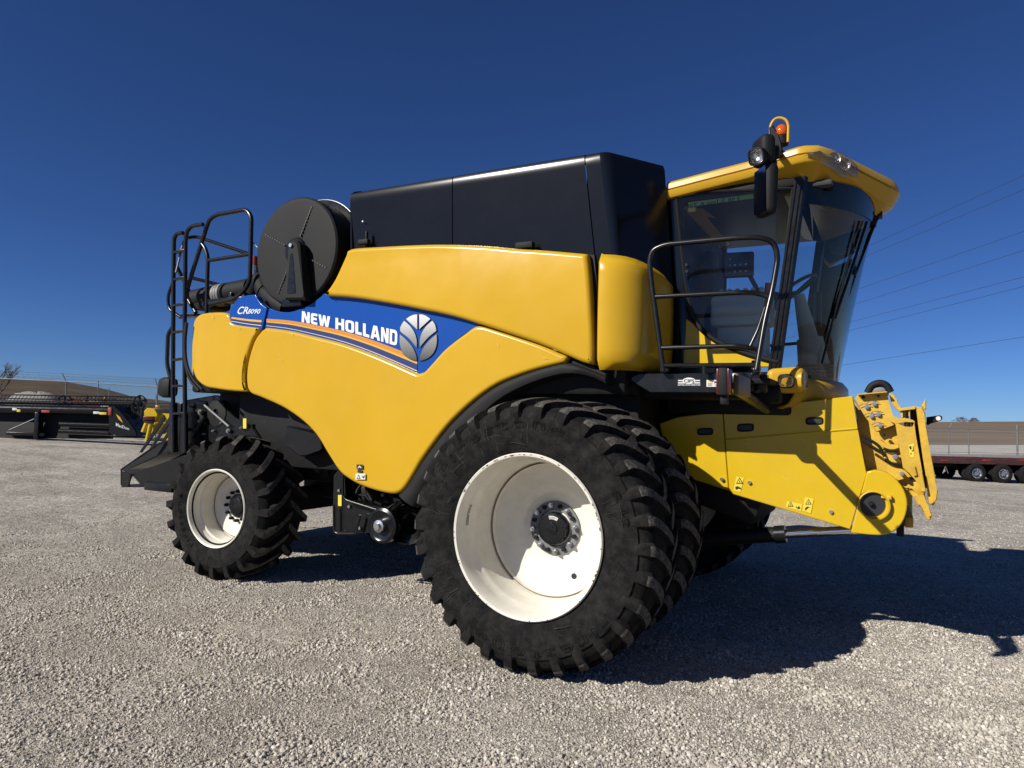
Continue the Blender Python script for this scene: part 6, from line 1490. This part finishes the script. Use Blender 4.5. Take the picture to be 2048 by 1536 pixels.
# ---------------------------------------------------------------- overhead power lines
M['wire'] = mat('power_cable', (.03, .032, .035), .5)
wires = [((1745, 487), (2048, 350)), ((1735, 510), (2048, 378)), ((1715, 577), (2048, 462)), ((1700, 610), (2048, 500)), ((1690, 645), (2048, 553)), ((1690, 662), (2048, 572)), ((1675, 730), (2048, 673))]
nm_ = ['topmost', 'second highest', 'third highest', 'fourth highest', 'fifth highest', 'sixth highest', 'lowest']
for k, ((ax, ay), (bx_, by_)) in enumerate(wires):
    s = (by_-ay)/(bx_-ax); xa_, xb_ = 1180, 2250
    A = ATD(xa_, ay+s*(xa_-ax), 170); B = ATD(xb_, ay+s*(xb_-ax), 42); P = []
    for i in range(17):
        t = i/16; p = A.lerp(B, t); p.z -= .12*4*t*(1-t); P.append(p)
    bm = bmesh.new(); add_tube(bm, P, .015, 5)
    tag(bm_obj('power_line', bm, M['wire']), f'{nm_[k]} thin overhead power line in the sky right of the cab', 'power line', 'overhead power lines')

# ---------------------------------------------------------------- bare trees
M['bark'] = mat('winter_bark', (.12, .095, .075), .9, var=.2, vscale=4)
def bare_tree(name, px, py_top, D, label, seed, spread=.55):
    rnd = random.Random(seed); r = frame_at(name, px, D); H = loc(r, px, py_top, D).z
    bmT, bmC = bmesh.new(), bmesh.new()
    add_tube(bmT, [Vector((0, 0, -.3)), Vector((.05*H*.1, 0, H*.15)), Vector((0, .02, H*.32))], H*.028, 8, r2=H*.02)
    def grow(p, d, l, rad, lev):
        q = p+d*l; m_ = p.lerp(q, .5)+Vector((rnd.uniform(-1, 1), rnd.uniform(-1, 1), rnd.uniform(-.5, .5)))*l*.06
        add_tube(bmC, [p, m_, q], rad, 5 if lev < 3 else 3, cap=False, r2=rad*.6)
        if lev >= 6: return
        for _ in range(3 if lev < 5 else 2):
            nd = (d+Vector((rnd.uniform(-1, 1), rnd.uniform(-1, 1), rnd.uniform(-.35, .8)))*spread).normalized()
            grow(p.lerp(q, rnd.uniform(.55, 1)), nd, l*rnd.uniform(.62, .82), rad*.6, lev+1)
    for k in range(4):
        a = k*1.57+rnd.random(); grow(Vector((0, 0, H*(.2+.04*k))), Vector((math.cos(a)*.6, math.sin(a)*.6, 1)).normalized(), H*.24, H*.015, 1)
    bm_obj('trunk', bmT, M['bark'], r, smooth=True); bm_obj('crown', bmC, M['bark'], r)
    return tag(r, label, 'tree', 'bare winter trees')
bare_tree('bare_tree', -8, 703, 75, 'leafless tree at the left edge above the hillside', 3)
bare_tree('bare_tree', 1462, 800, 60, 'leafless tree glimpsed between the cab floor and the feeder house', 9)
for k, (px, wd, hh) in enumerate(((1922, 4.2, 2.0), (1948, 2.6, 1.6))):
    rnd = random.Random(k); p0 = ATD(px, 843.5, 345); r = empty('far_shrub', p0, YAW); bm = bmesh.new()
    for i in range(200):
        a = rnd.uniform(0, 6.28); rr = rnd.random()**.5*wd; z = rnd.random()**1.3*hh; sc2 = (1-z/hh*.7)
        p = Vector((rr*sc2*math.cos(a), rr*sc2*math.sin(a), z)); d = Vector((rnd.uniform(-1, 1), rnd.uniform(-1, 1), rnd.uniform(.2, 1))).normalized()*.7
        add_tube(bm, [p, p+d], .06, 3, cap=False)
    bm_obj('branches', bm, M['bark'], r); tag(r, ['broad bare shrub on the far field horizon behind the fence', 'small bare shrub right of the broader one on the far horizon'][k], 'shrub', 'far shrubs')

for o in bpy.data.objects:
    if o.name.split('.')[0] in ('chipped_paint', 'tyre_lettering', 'hub_print', 'rim_print', 'reel_tine_row', 'chain_mesh', 'branches', 'sidewall_scuffs'): o['kind'] = 'stuff'
